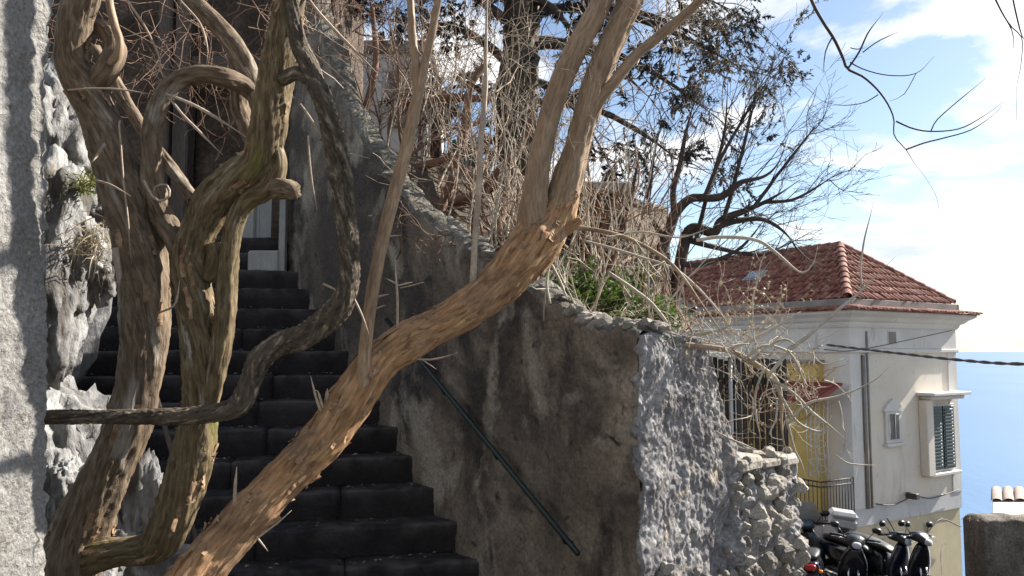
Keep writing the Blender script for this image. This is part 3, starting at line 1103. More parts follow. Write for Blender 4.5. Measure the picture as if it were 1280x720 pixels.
# ------------------------------------------------------------------ trees: trunks swept along surveyed centre lines
def trunk(name, line, mat, parent, sides=40, per_m=110, ridge=0.14, lump=0.12, freq=3.0, twist=1.0, seed=0, knots=2.5, flakes=0):
    C0 = np.array([[*P(a[0], a[1], a[2]), a[3] * a[2] / F] for a in line])
    L = np.linalg.norm(np.diff(C0[:, :3], axis=0), axis=1).sum()
    n = max(8, int(L * per_m))
    C, s = catmull(C0, n)
    R = C[:, 3]
    C = C[:, :3]
    T, N, B = frames(C)
    a = np.arange(sides) * 2 * math.pi / sides
    th = a[None, :] + twist * s[:, None]
    rr_ = R[:, None]
    k = freq
    q1 = np.stack([np.cos(th) * k * 0.5, np.sin(th) * k * 0.5, (s[:, None] * 2.2 + 0 * th)], -1) + seed * 7.7
    q2 = np.stack([np.cos(th) * k * 1.6, np.sin(th) * k * 1.6, (s[:, None] * 3.0 + 0 * th)], -1) + seed * 3.1
    q3 = np.stack([np.cos(th) * k * 3.5, np.sin(th) * k * 3.5, (s[:, None] * 16 + 0 * th)], -1) + seed
    rad = rr_ * (1 + lump * fbm(q1, 3) + ridge * (0.5 - 2.6 * np.abs(fbm(q2, 3))) * 1.1 + ridge * 0.35 * fbm(q3, 3))
    kr = np.random.default_rng(1000 + seed)
    for _ in range(int(L * knots)):                    # burls and old branch scars
        s0, t0, w0 = kr.uniform(0, L), kr.uniform(0, 2 * math.pi), kr.uniform(0.5, 1.1)
        Rm = np.interp(s0, s, R)
        dth = np.abs((a[None, :] - t0 + math.pi) % (2 * math.pi) - math.pi)
        dd = ((s[:, None] - s0) / (w0 * Rm * 1.5)) ** 2 + (dth / (w0 * 0.75)) ** 2
        rad = rad + rr_ * kr.uniform(0.06, 0.26) * (np.exp(-dd) - 0.55 * np.exp(-dd * 9) * (kr.random() < 0.5))
    rad = rad * (1 + 0.07 * fbm(np.column_stack([s * 7, 0 * s, 0 * s]) + seed * 2.2, 3))[:, None]
    V = C[:, None, :] + rad[..., None] * (np.cos(a)[None, :, None] * N[:, None, :] + np.sin(a)[None, :, None] * B[:, None, :])
    if flakes:                                         # strips of bark peeling off the stem
        G_ = V
        parts_ = []
        for _ in range(flakes):
            m_ = int(kr.integers(4, 14))
            if n - m_ - 2 < 3:
                break
            i0, j0 = int(kr.integers(1, n - m_ - 1)), int(kr.integers(0, sides))
            lift = kr.uniform(0.004, 0.02)
            sgn = 1 if kr.random() < 0.5 else -1
            Vf = []
            for k_ in range(m_ + 1):
                t_ = k_ / m_
                ii = i0 + k_ if sgn > 0 else i0 + m_ - k_
                for e in (0, 1, 2):
                    jj_ = (j0 + e + int(kr.random() < 0.15)) % sides
                    b_ = G_[ii, jj_]
                    nr_ = norm(b_ - C[ii])
                    Vf.append(b_ + nr_ * (0.0012 + lift * t_ ** 2 + (0.003 * t_ if e == 1 else 0)))
            q_ = [[3 * k_ + e, 3 * k_ + e + 1, 3 * k_ + e + 4, 3 * k_ + e + 3] for k_ in range(m_) for e in (0, 1)]
            parts_.append((np.array(Vf), np.array(q_)))
        Vf, Ff = join(parts_)
        put('peeling_bark', Vf, Ff, M['bark_flake'], parent)['kind'] = 'stuff'
    at = np.stack([np.cos(th) * rr_, np.sin(th) * rr_, s[:, None] + 0 * th], -1) + seed * 1.37
    V = V.reshape(-1, 3)
    at = at.reshape(-1, 3)
    i = np.arange(n - 1)[:, None] * sides
    j = np.arange(sides)[None, :]
    j2 = (j + 1) % sides
    qd = np.stack([i + j, i + j2, i + sides + j2, i + sides + j], -1).reshape(-1, 4)
    V = np.vstack([V, C[0] - T[0] * R[0] * 0.2, C[-1] + T[-1] * R[-1] * 0.15])
    at = np.vstack([at, at[:1], at[-1:]])
    jj = np.arange(sides)
    m = len(V)
    tr = np.vstack([np.stack([np.full(sides, m - 2), (jj + 1) % sides, jj], 1), np.stack([np.full(sides, m - 1), (n - 1) * sides + jj, (n - 1) * sides + (jj + 1) % sides], 1)])
    return put(name, V, [qd, tr], mat, parent, attrs={'bark': at})


def cane(name, line, mat, parent, sides=7, n=None):
    C0 = np.array([[*P(a[0], a[1], a[2]), a[3] * a[2] / F] for a in line])
    L = np.linalg.norm(np.diff(C0[:, :3], axis=0), axis=1).sum()
    C, s = catmull(C0, n or max(6, int(L * 40)))
    C[:, :3] += 0.006 * np.stack([fbm(C[:, :3] * 5 + k * 9, 2) for k in range(3)], 1)
    C[:, 3] *= np.clip((1 - np.linspace(0, 1, len(C))) / 0.35, 0.18, 1) ** 0.8
    V, Fs = tube(C[:, :3], np.maximum(C[:, 3], 0.0007), sides)
    return put(name, V, Fs, mat, parent)


# old pair of twisted stems that fork from one foot behind the roughcast wall
oldT = thing('twisted_tree', 'old twisted vine tree with two stout brown stems joined at the foot', 'tree', P(62, 890, 3.7))
trunk('trunk', [(45, 930, 3.75, 44.7), (62, 800, 3.72, 41.3), (84, 715, 3.7, 36.1), (104, 655, 3.7, 31.8), (128, 600, 3.7, 27.5), (157, 535, 3.7, 26.7), (178, 450, 3.7, 26.7), (181, 370, 3.7, 28.4), (174, 310, 3.7, 30.1), (158, 245, 3.7, 31),
                (143, 195, 3.7, 26.7), (124, 145, 3.7, 23.2), (104, 108, 3.68, 22.4), (90, 75, 3.66, 19.8), (94, 30, 3.64, 20.6), (106, -15, 3.62, 22.4), (116, -70, 3.6, 20.6)], M['bark_brown'], oldT, sides=56, flakes=50, seed=1, ridge=0.085, lump=0.2, twist=1.3)
trunk('limb', [(112, 112, 3.7, 15), (134, 86, 3.66, 15), (144, 62, 3.68, 13), (133, 40, 3.74, 12), (112, 36, 3.8, 11), (96, 48, 3.84, 10)], M['bark_brown'], oldT, sides=32, seed=2)
trunk('limb', [(139, -40, 3.6, 4), (137, 0, 3.6, 4.5), (142, 28, 3.6, 5), (149, 50, 3.6, 5), (147, 68, 3.6, 5.5), (138, 80, 3.62, 5)], M['bark_tan'], oldT, sides=16, seed=3)
trunk('trunk', [(66, 708, 3.75, 32), (105, 697, 3.68, 24), (150, 690, 3.64, 16.8), (190, 684, 3.64, 20), (208, 664, 3.62, 24), (224, 625, 3.62, 23.2), (240, 575, 3.62, 23.2), (250, 510, 3.62, 22.4), (250, 440, 3.62, 21.6), (243, 370, 3.62, 21.6), (236, 325, 3.62, 21.6),
                (248, 285, 3.62, 22.4), (268, 250, 3.6, 26.1), (296, 225, 3.58, 24.3), (324, 203, 3.56, 22.5), (336, 165, 3.54, 21.6), (343, 110, 3.52, 20.7), (352, 55, 3.5, 20.7), (361, 5, 3.48, 18.9), (372, -60, 3.46, 17.1)], M['bark_olive'], oldT, sides=56, flakes=60, seed=4, ridge=0.10, lump=0.2, twist=2.0)
trunk('limb', [(262, 505, 3.6, 10), (272, 460, 3.58, 12), (281, 400, 3.58, 13), (285, 340, 3.58, 12), (292, 285, 3.58, 12), (308, 252, 3.57, 12), (334, 236, 3.55, 12), (348, 208, 3.54, 10), (343, 175, 3.55, 8), (342, 140, 3.55, 6)], M['bark_olive'], oldT, sides=32, seed=5, ridge=0.18)
trunk('limb', [(262, 350, 3.62, 10), (270, 325, 3.6, 11), (266, 305, 3.6, 9)], M['bark_olive'], oldT, sides=24, seed=15, ridge=0.2)
trunk('limb', [(236, 330, 3.64, 14), (214, 292, 3.66, 14), (198, 255, 3.68, 14), (190, 215, 3.68, 13), (190, 170, 3.68, 12), (200, 130, 3.68, 12), (220, 103, 3.68, 12), (250, 93, 3.68, 11), (280, 97, 3.7, 12), (300, 104, 3.78, 11), (316, 118, 3.84, 10)], M['bark_brown'], oldT, sides=32, seed=6, ridge=0.18)
trunk('limb', [(345, 235, 3.54, 13), (358, 236, 3.5, 13), (369, 240, 3.46, 10)], M['bark_brown'], oldT, sides=24, seed=7, ridge=0.2, lump=0.25)
trunk('limb', [(118, 60, 3.95, 7), (148, 110, 3.93, 8), (182, 168, 3.9, 8), (215, 212, 3.85, 8), (244, 252, 3.7, 8)], M['bark_brown'], oldT, sides=24, seed=8, ridge=0.2)
trunk('limb', [(205, -40, 3.9, 12), (245, 5, 3.9, 12), (280, 40, 3.9, 12), (303, 75, 3.88, 13), (320, 120, 3.84, 12), (330, 165, 3.7, 9)], M['bark_brown'], oldT, sides=24, seed=9, ridge=0.15)
trunk('limb', [(290, 60, 3.95, 8), (300, 105, 3.95, 12), (302, 140, 3.92, 12), (316, 180, 3.8, 9)], M['bark_brown'], oldT, sides=24, seed=10, ridge=0.2)
for k, ln in enumerate([[(380, -10, 3.5, 2.0), (402, 20, 3.45, 2.2), (440, 60, 3.45, 2.2), (470, 90, 3.5, 1.8)], [(210, 118, 3.6, 1.6), (240, 130, 3.5, 2.0), (275, 150, 3.45, 2.0), (308, 172, 3.42, 1.4)],
                        [(212, 122, 3.6, 1.6), (235, 150, 3.5, 1.8), (262, 178, 3.45, 1.8), (279, 194, 3.42, 1.2)], [(225, 0, 3.6, 1.2), (250, 30, 3.55, 1.6), (260, 60, 3.5, 1.5), (258, 80, 3.5, 1.2)],
                        [(180, 225, 3.6, 1.5), (196, 250, 3.5, 1.6), (212, 245, 3.5, 1.6), (208, 230, 3.5, 1.5), (192, 235, 3.5, 1.4), (198, 252, 3.55, 1.2)], [(160, 0, 3.8, 1.3), (185, 40, 3.75, 1.5), (200, 80, 3.75, 1.5), (190, 105, 3.75, 1.3)],
                        [(130, 180, 3.5, 2.0), (122, 195, 3.45, 2.0), (115, 204, 3.42, 1.5)], [(120, 225, 3.5, 1.6), (140, 232, 3.45, 1.6), (163, 245, 3.42, 1.3)], [(385, 170, 3.45, 1.3), (388, 210, 3.42, 1.3), (396, 262, 3.42, 1.2)],
                        [(375, 130, 3.45, 1.3), (390, 150, 3.42, 1.5), (405, 172, 3.42, 1.2)], [(85, 112, 3.6, 1.2), (140, 110, 3.55, 1.4), (195, 118, 3.55, 1.2)], [(145, 310, 3.5, 4), (150, 352, 3.5, 3.5), (140, 348, 3.48, 2.0)],
                        [(200, 390, 3.55, 1.2), (218, 380, 3.5, 1.6), (224, 350, 3.5, 1.2)], [(150, 150, 3.5, 1.2), (150, 172, 3.5, 1.3), (165, 330, 3.5, 1.2)]]):
    cane('shoot', ln, M['twig_pale'], oldT)

# rope-like dark vine that crosses in front of the stems
vineT = thing('climbing_vine', 'dark rough barked vine bending across the stems in a dog leg', 'vine', P(40, 560, 3.3))
trunk('stem', [(30, 523, 3.3, 8), (66, 521, 3.3, 8), (120, 521, 3.32, 8.5), (180, 521, 3.34, 9), (240, 520, 3.36, 10), (280, 515, 3.36, 11), (302, 504, 3.38, 13), (313, 478, 3.4, 13), (326, 450, 3.4, 14), (350, 430, 3.42, 14), (380, 420, 3.42, 16), (406, 402, 3.42, 16),
              (428, 378, 3.4, 15), (437, 345, 3.4, 13), (435, 300, 3.4, 12), (429, 255, 3.4, 12), (424, 205, 3.4, 13), (415, 160, 3.4, 13), (402, 120, 3.4, 12), (388, 85, 3.42, 11), (374, 55, 3.42, 10), (366, 20, 3.42, 9), (362, -50, 3.42, 9)],
      M['bark_dark'], vineT, sides=44, seed=12, ridge=0.24, lump=0.2, freq=2.6, twist=5.0, per_m=170)
trunk('limb', [(395, 105, 3.42, 8), (372, 92, 3.44, 9), (352, 100, 3.46, 8)], M['bark_dark'], vineT, sides=24, seed=13)

# the leaning tree with orange peeling bark
leanT = thing('leaning_tree', 'leaning tree with orange peeling bark that forks into two tan limbs', 'tree', P(170, 985, 3.12))
trunk('trunk', [(165, 1010, 3.1, 44), (172, 900, 3.15, 39), (200, 800, 3.2, 34), (240, 725, 3.3, 30), (300, 655, 3.4, 27), (352, 602, 3.48, 26), (400, 556, 3.55, 25.5), (436, 508, 3.6, 25), (470, 458, 3.65, 24), (510, 427, 3.72, 23), (560, 400, 3.8, 22), (605, 370, 3.88, 24), (640, 337, 3.94, 27), (670, 304, 4.0, 29), (692, 272, 4.02, 22), (708, 240, 4.035, 15), (716, 210, 4.04, 10)], M['bark_orange'], leanT, sides=64, flakes=170, seed=20, ridge=0.12, lump=0.2, twist=0.8, freq=2.4, per_m=140)
trunk('limb', [(668, 318, 3.99, 17), (667, 268, 3.98, 17.5), (672, 215, 3.98, 15), (682, 165, 3.98, 14), (697, 115, 3.98, 14), (720, 62, 3.98, 14), (748, 10, 3.98, 13), (772, -45, 3.98, 12), (792, -120, 3.98, 12), (806, -250, 4.0, 11), (814, -430, 4.02, 10)], M['bark_tan'], leanT, sides=40, seed=21, ridge=0.08, lump=0.08)
trunk('limb', [(684, 300, 4.01, 18), (702, 250, 4.03, 20.5), (717, 200, 4.04, 17), (730, 150, 4.04, 16), (746, 98, 4.04, 16), (768, 45, 4.04, 16), (790, -5, 4.04, 15), (812, -60, 4.05, 14), (838, -130, 4.08, 13), (862, -260, 4.12, 12), (876, -440, 4.15, 11)], M['bark_tan'], leanT, sides=40, seed=22, ridge=0.08, lump=0.08)
trunk('limb', [(740, 150, 4.04, 8), (748, 128, 4.02, 8), (768, 102, 4.0, 7), (792, 72, 3.98, 6.5), (830, 40, 3.95, 6), (872, 3, 3.9, 5.5), (905, -40, 3.85, 5)], M['bark_tan'], leanT, sides=20, seed=23, ridge=0.08)
trunk('limb', [(836, -125, 4.08, 9), (860, -150, 3.95, 8), (890, -152, 3.7, 7)], M['bark_tan'], leanT, sides=16, seed=28, ridge=0.08)
trunk('limb', [(694, 290, 4.0, 13), (712, 284, 3.98, 8), (726, 274, 3.97, 4)], M['bark_orange'], leanT, sides=24, seed=26)
trunk('shoot', [(448, 520, 3.58, 9), (453, 480, 3.56, 9), (457, 430, 3.55, 8), (464, 375, 3.55, 8), (476, 310, 3.55, 8), (492, 245, 3.55, 8.5), (508, 185, 3.55, 8), (521, 125, 3.55, 7), (532, 75, 3.55, 5.5), (543, 25, 3.55, 5), (553, -40, 3.55, 4.6), (560, -160, 3.55, 4.4), (566, -330, 3.52, 4)], M['bark_tan'], leanT, sides=20, seed=24, ridge=0.06, lump=0.05)
trunk('shoot', [(521, 128, 3.55, 6), (520, 85, 3.55, 5.5), (515, 40, 3.55, 5), (512, -30, 3.55, 4.5), (506, -150, 3.55, 4.2), (500, -320, 3.52, 3.6)], M['bark_tan'], leanT, sides=16, seed=25, ridge=0.06)
cane('shoot', [(591, 375, 3.84, 5), (592, 320, 3.83, 4), (597, 250, 3.83, 4), (601, 180, 3.83, 3.6), (606, 110, 3.83, 3.2), (607, 40, 3.83, 3), (611, -30, 3.83, 2.5)], M['twig_pale'], leanT, sides=10)
for ln in [[(497, 410, 3.6, 1.6), (496, 370, 3.56, 1.6), (493, 325, 3.55, 1.2)], [(496, 355, 3.56, 1.2), (482, 348, 3.55, 1.0)], [(496, 357, 3.56, 1.2), (515, 352, 3.55, 0.9)], [(470, 372, 3.55, 1.6), (486, 368, 3.53, 1.0)], [(480, 296, 3.55, 1.4), (503, 294, 3.52, 0.8)],
           [(466, 388, 3.55, 1.4), (482, 382, 3.52, 0.8)], [(402, 515, 3.5, 2.0), (395, 495, 3.48, 1.6), (388, 470, 3.46, 1.0)], [(404, 510, 3.5, 2), (398, 490, 3.47, 1.2), (392, 487, 3.46, 0.9)], [(408, 500, 3.52, 2.6), (409, 486, 3.5, 2.0)],
           [(294, 632, 3.32, 2.2), (295, 605, 3.3, 2.0), (296, 583, 3.3, 1.6)], [(318, 675, 3.35, 1.4), (345, 655, 3.36, 1.2), (365, 637, 3.38, 0.9)], [(320, 672, 3.35, 1.4), (334, 690, 3.33, 0.8)], [(510, 448, 3.7, 1.4), (540, 450, 3.66, 1.2), (572, 440, 3.62, 0.8)],
           [(520, 445, 3.7, 1.2), (545, 462, 3.66, 0.8)], [(440, 370, 3.4, 1.6), (452, 395, 3.38, 1.4), (462, 420, 3.38, 1.0)], [(403, 355, 3.4, 1.6), (418, 362, 3.4, 1.4), (432, 372, 3.4, 1.2)], [(432, 498, 3.56, 3), (443, 480, 3.55, 2.4), (450, 462, 3.54, 1.6)], [(500, 360, 3.6, 0.8), (530, 352, 3.58, 0.7)]]:
    cane('twig', ln, M['twig_pale'], leanT, sides=6)

# the branch of that tree that hangs into the sky, and the tips further right
hb = [[(880, -140, 3.7, 5), (950, -110, 3.4, 4), (995, -50, 3.2, 3.4), (1014, 0, 3.1, 2.8), (1028, 27, 3.1, 2.6), (1042, 48, 3.1, 2.6), (1053, 72, 3.1, 2.4), (1059, 86, 3.1, 2.3), (1078, 95, 3.1, 2.1), (1094, 108, 3.1, 2.0), (1108, 126, 3.1, 1.9), (1117, 148, 3.1, 1.8), (1118, 170, 3.1, 1.7), (1132, 187, 3.1, 1.5), (1143, 205, 3.1, 0.9), (1158, 224, 3.1, 0.8), (1170, 245, 3.1, 0.7), (1174, 265, 3.1, 0.6)],
      [(1059, 86, 3.1, 1.6), (1073, 66, 3.1, 1.5), (1086, 40, 3.1, 1.2), (1104, 16, 3.1, 0.8)], [(1078, 66, 3.1, 1.0), (1098, 52, 3.1, 0.9), (1127, 38, 3.1, 0.6)], [(1120, 152, 3.1, 1.4), (1140, 161, 3.1, 1.3), (1165, 165, 3.1, 1.2), (1200, 161, 3.1, 1.0), (1230, 145, 3.1, 0.8), (1256, 126, 3.1, 0.6)],
      [(1132, 187, 3.1, 1.3), (1155, 179, 3.1, 1.2), (1180, 173, 3.1, 1.1), (1215, 162, 3.1, 0.9), (1245, 141, 3.1, 0.7), (1252, 132, 3.1, 0.5)], [(1164, 164, 3.1, 1.0), (1172, 150, 3.1, 0.9), (1200, 125, 3.1, 0.8), (1232, 98, 3.1, 0.5)],
      [(1062, 78, 3.1, 1.2), (1078, 86, 3.1, 1.0), (1110, 94, 3.1, 0.9), (1145, 92, 3.1, 0.8), (1168, 70, 3.1, 0.5)], [(1040, 48, 3.1, 1.2), (1032, 65, 3.1, 1.0), (1029, 92, 3.1, 0.6)], [(1098, 118, 3.1, 1.0), (1080, 128, 3.1, 0.8), (1050, 132, 3.1, 0.6), (1030, 128, 3.1, 0.5)],
      [(1145, 92, 3.1, 0.7), (1130, 118, 3.1, 0.6), (1112, 126, 3.1, 0.6)], [(1062, 60, 3.1, 0.8), (1070, 62, 3.1, 0.8), (1082, 60, 3.1, 0.5)]]
for k, ln in enumerate(hb):
    ln = [(q_[0], q_[1], q_[2], q_[3] * 0.8) for q_ in ln]
    cane('hanging_branch' if k == 0 else 'twig', ln, M['twig_dark'], leanT, sides=7)
for ln in [[(900, -150, 3.6, 5), (1080, -170, 3.3, 3.5), (1200, -90, 3.1, 2.2), (1245, 0, 3.0, 1.6), (1262, 30, 3.0, 1.4), (1278, 48, 3.0, 1.2), (1277, 80, 3.0, 1.0), (1270, 110, 3.0, 0.8), (1270, 150, 3.0, 0.5)],
           [(1262, -20, 3.0, 1.0), (1270, 15, 3.0, 1.0), (1278, 45, 3.0, 0.8), (1290, 60, 3.0, 0.6)], [(1258, 24, 3.0, 0.8), (1266, 40, 3.0, 0.6), (1268, 60, 3.0, 0.5)]]:
    cane('twig', ln, M['twig_dark'], leanT, sides=6)
# dry seed tufts and old flower stalks near the tips
# fine shoots sprouting from the two limbs
st = []
for a, b in (((700, 110), 18), ((735, 130), 18), ((770, 40), 14), ((820, 45), 14), ((680, 210), 10)):
    for _ in range(b):
        st.append(P(a[0] + rng.normal(0, 8), a[1] + rng.normal(0, 30), 4.0))
st = np.array(st)
pts, rad = grow(st, rng.normal(0, 0.6, st.shape) + np.array([0.4, 0.1, 0.3]), rng.uniform(0.15, 0.6, len(st)), np.full(len(st), 0.0022), 7, 0.25)
l2 = sprout(pts, rad, 3)
V, Fs = twigs_mesh([(pts, rad), grow(*l2, K=5, wander=0.25)], 4)
o = put('twigs', V, Fs, M['twig_pale'], leanT)
o['kind'] = 'stuff'


# ------------------------------------------------------------------ dry shrubs and creepers over the wall
def shrub(label, px, py, Y, n, L, r, mat, d=(0, 0, 1), spread=0.5, foot=(0.15, 0.1), m=(6, 5), wander=0.22, bias=(0, 0, 0.05), leaf=None, group=None, name='dry_shrub', lf=(0.35, 0.65), cat='shrub', ground=True):
    if Y is None:                                # rooted on the terrace: distance along and behind the wall
        c = wp(px, py, min(float(wall_top(px)), 3.6) - 0.2)
        Y = 6.0
    else:
        c = P(px, py, Y)
    T = thing(name, label, cat, c, group)
    st = c + np.stack([rng.normal(0, foot[0], n), rng.normal(0, foot[1], n), np.zeros(n)], 1)
    dd = norm(np.array(d, float)) + rng.normal(0, spread, (n, 3))
    a = grow(st, dd, L * rng.uniform(0.55, 1.1, n), r * rng.uniform(0.6, 1.2, n), 9, wander * 0.8, bias)
    V, Fs = twigs_mesh([a], 6)
    put('stems', V, Fs, mat, T)['kind'] = 'stuff'
    b = grow(*sprout(*a, m[0], 0.6, lf), K=7, wander=wander, bias=bias)
    lines = [b]
    c2 = grow(*sprout(*b, m[1], 0.65, (0.3, 0.65)), K=5, wander=wander, bias=bias)
    lines.append(c2)
    if len(m) > 2:
        lines.append(grow(*sprout(*c2, m[2], 0.65, (0.3, 0.65)), K=4, wander=wander, bias=bias))
    for k in range(len(lines)):
        lines[k] = (lines[k][0], np.maximum(lines[k][1], 0.0021 * Y / 6))
    V, Fs = twigs_mesh(lines, 3)
    o = put('twigs', V, Fs, mat, T)
    o['kind'] = 'stuff'
    if Y == 6.0 and group:
        ns_ = 7 if px > -0.3 else 4
        st = c + np.stack([rng.normal(0, 0.28, ns_), rng.normal(0, 0.15, ns_), np.zeros(ns_)], 1)
        e1 = grow(st, np.array([0.1, 0, 1.0]) + rng.normal(0, 0.28, (ns_, 3)), rng.uniform(0.5, 1.2, ns_) * L, np.full(ns_, 0.009), 9, 0.1)
        e2 = grow(*sprout(*e1, 4, 0.5, (0.25, 0.5)), K=5, wander=0.15)
        V, Fs = twigs_mesh([e1, e2], 5)
        put('bleached_stalks', V, Fs, M['cane'], T)['kind'] = 'stuff'
    if leaf:
        lm, nl, ls = leaf
        allp = lines[-1][0].reshape(-1, 3)
        ip = allp[rng.integers(0, len(allp), nl)]
        V, f = leaves(ip, ls)
        o = put('leaves', V, f, lm, T, smooth=False)  # on the fence creeper: pale stand-ins for flecks of sun
        o['kind'] = 'stuff'
    return T


def leaves(p, size, aspect=0.45, updir=0.2):
    n = len(p)
    d = norm(rng.normal(size=(n, 3)) + np.array([0, 0, updir]))
    sd = norm(np.cross(d, rng.normal(size=(n, 3))))
    nr = np.cross(d, sd)
    L = size * rng.uniform(0.6, 1.3, n)[:, None]
    w = L * aspect
    V = np.stack([p, p + d * L * 0.45 + sd * w * 0.5 + nr * L * 0.08, p + d * L, p + d * L * 0.45 - sd * w * 0.5 + nr * L * 0.08], 1).reshape(-1, 3)
    b = np.arange(n)[:, None] * 4
    return V, b + np.array([0, 1, 2, 3])


G1 = 'dry shrubs along the top of the stair wall'
sh = [   # label, distance along the wall, behind it, stems, length, radius, bark, direction, shoots
    ('tall bare shrub crowding the house corner at the upper end of the wall', 2.55, 0.75, 12, 1.7, 0.013, 'twig_rust', (0.1, 0.1, 1), (5, 4)),
    ('rusty brown bare shrub between the house corner and the pale building', 1.9, 0.7, 9, 1.4, 0.015, 'twig_rust', (0.1, 0.1, 1), (4, 3)),
    ('pale dry shrub in front of the pale building', 1.45, 0.75, 9, 1.5, 0.011, 'twig_pale', (0.1, 0.1, 1), (4, 3)),
    ('rust coloured thicket left of the dark conifer trunk', 0.85, 0.8, 11, 1.2, 0.016, 'twig_rust', (0, 0.1, 1), (4, 3)),
    ('pale upright dry stalks against the dark conifer trunk', 0.35, 0.7, 14, 1.4, 0.010, 'twig_pale', (0.05, 0.1, 1), (4, 3)),
    ('dense tangle of tan stalks behind the leaning tree', 0.0, 0.9, 10, 1.05, 0.010, 'twig_pale', (0, 0.1, 1), (4, 3)),
    ('rusty thicket filling the gap under the forked limbs', 0.4, 1.5, 11, 1.3, 0.016, 'twig_rust', (0.1, 0.1, 1), (4, 3)),
    ('wiry pale shrub just right of the forked limbs', -0.6, 0.7, 8, 0.7, 0.008, 'twig_pale', (0.2, 0.1, 1), (3, 3)),
    ('fan of rusty stalks in front of the ruined stone pillar', -0.7, 1.3, 7, 0.75, 0.009, 'twig_rust', (0.1, 0.1, 1), (3, 3)),
    ('bare wiry bush on the last stretch of wall top', -1.05, 0.6, 7, 0.45, 0.006, 'twig_pale', (0.1, 0.1, 1), (3, 3)),
]
for lb, px, py, n, L, r, mt, d, m in sh:
    shrub(lb, px, py, None, n, L, r, M[mt], d, 0.36, (0.2, 0.15), m, 0.2, (0.0, 0, 0.05), group=G1)
shrub('bleached thorny tangle arching over the end of the wall', -0.9, 0.3, None, 9, 0.7, 0.005, M['cane'], (0.7, -0.1, 0.5), 0.4, (0.15, 0.1), (5, 4), 0.2, (0.05, 0, -0.12), group=G1)
shrub('rusty creeper mat hanging over the inner wall top', 0.5, 0.5, None, 12, 0.7, 0.008, M['twig_rust'], (0, 0, 1), 0.8, (0.5, 0.3), (5, 4), 0.3, (0, 0, -0.03), group=G1)

# high bare branches against the dark house and through the conifer
shrub('high rust brown tangle beside the dark house front', 420, 40, 7.9, 14, 1.6, 0.009, M['twig_rust'], (0.25, 0, 0.4), 0.8, (0.3, 0.2), (5, 4), 0.25, (0, 0, 0.0))
shrub('high pale tangle in front of the conifer', 585, 120, 7.2, 14, 1.3, 0.007, M['twig_pale'], (0.1, 0, 0.6), 0.9, (0.4, 0.3), (5, 4), 0.25, (0, 0, 0.0))
shrub('high wiry tangle right of the forked limbs', 790, 110, 7.2, 7, 1.1, 0.006, M['twig_pale'], (0.1, 0, 0.5), 0.8, (0.45, 0.3), (4, 4), 0.25, (0, 0, 0.0))
shrub('wiry vine curtain before the dark house front', 215, 20, 6.2, 22, 1.3, 0.006, M['twig_rust'], (0.3, 0, -0.3), 0.8, (0.6, 0.3), (4, 3), 0.28, (0, 0, -0.03), name='hanging_vine', cat='vine')

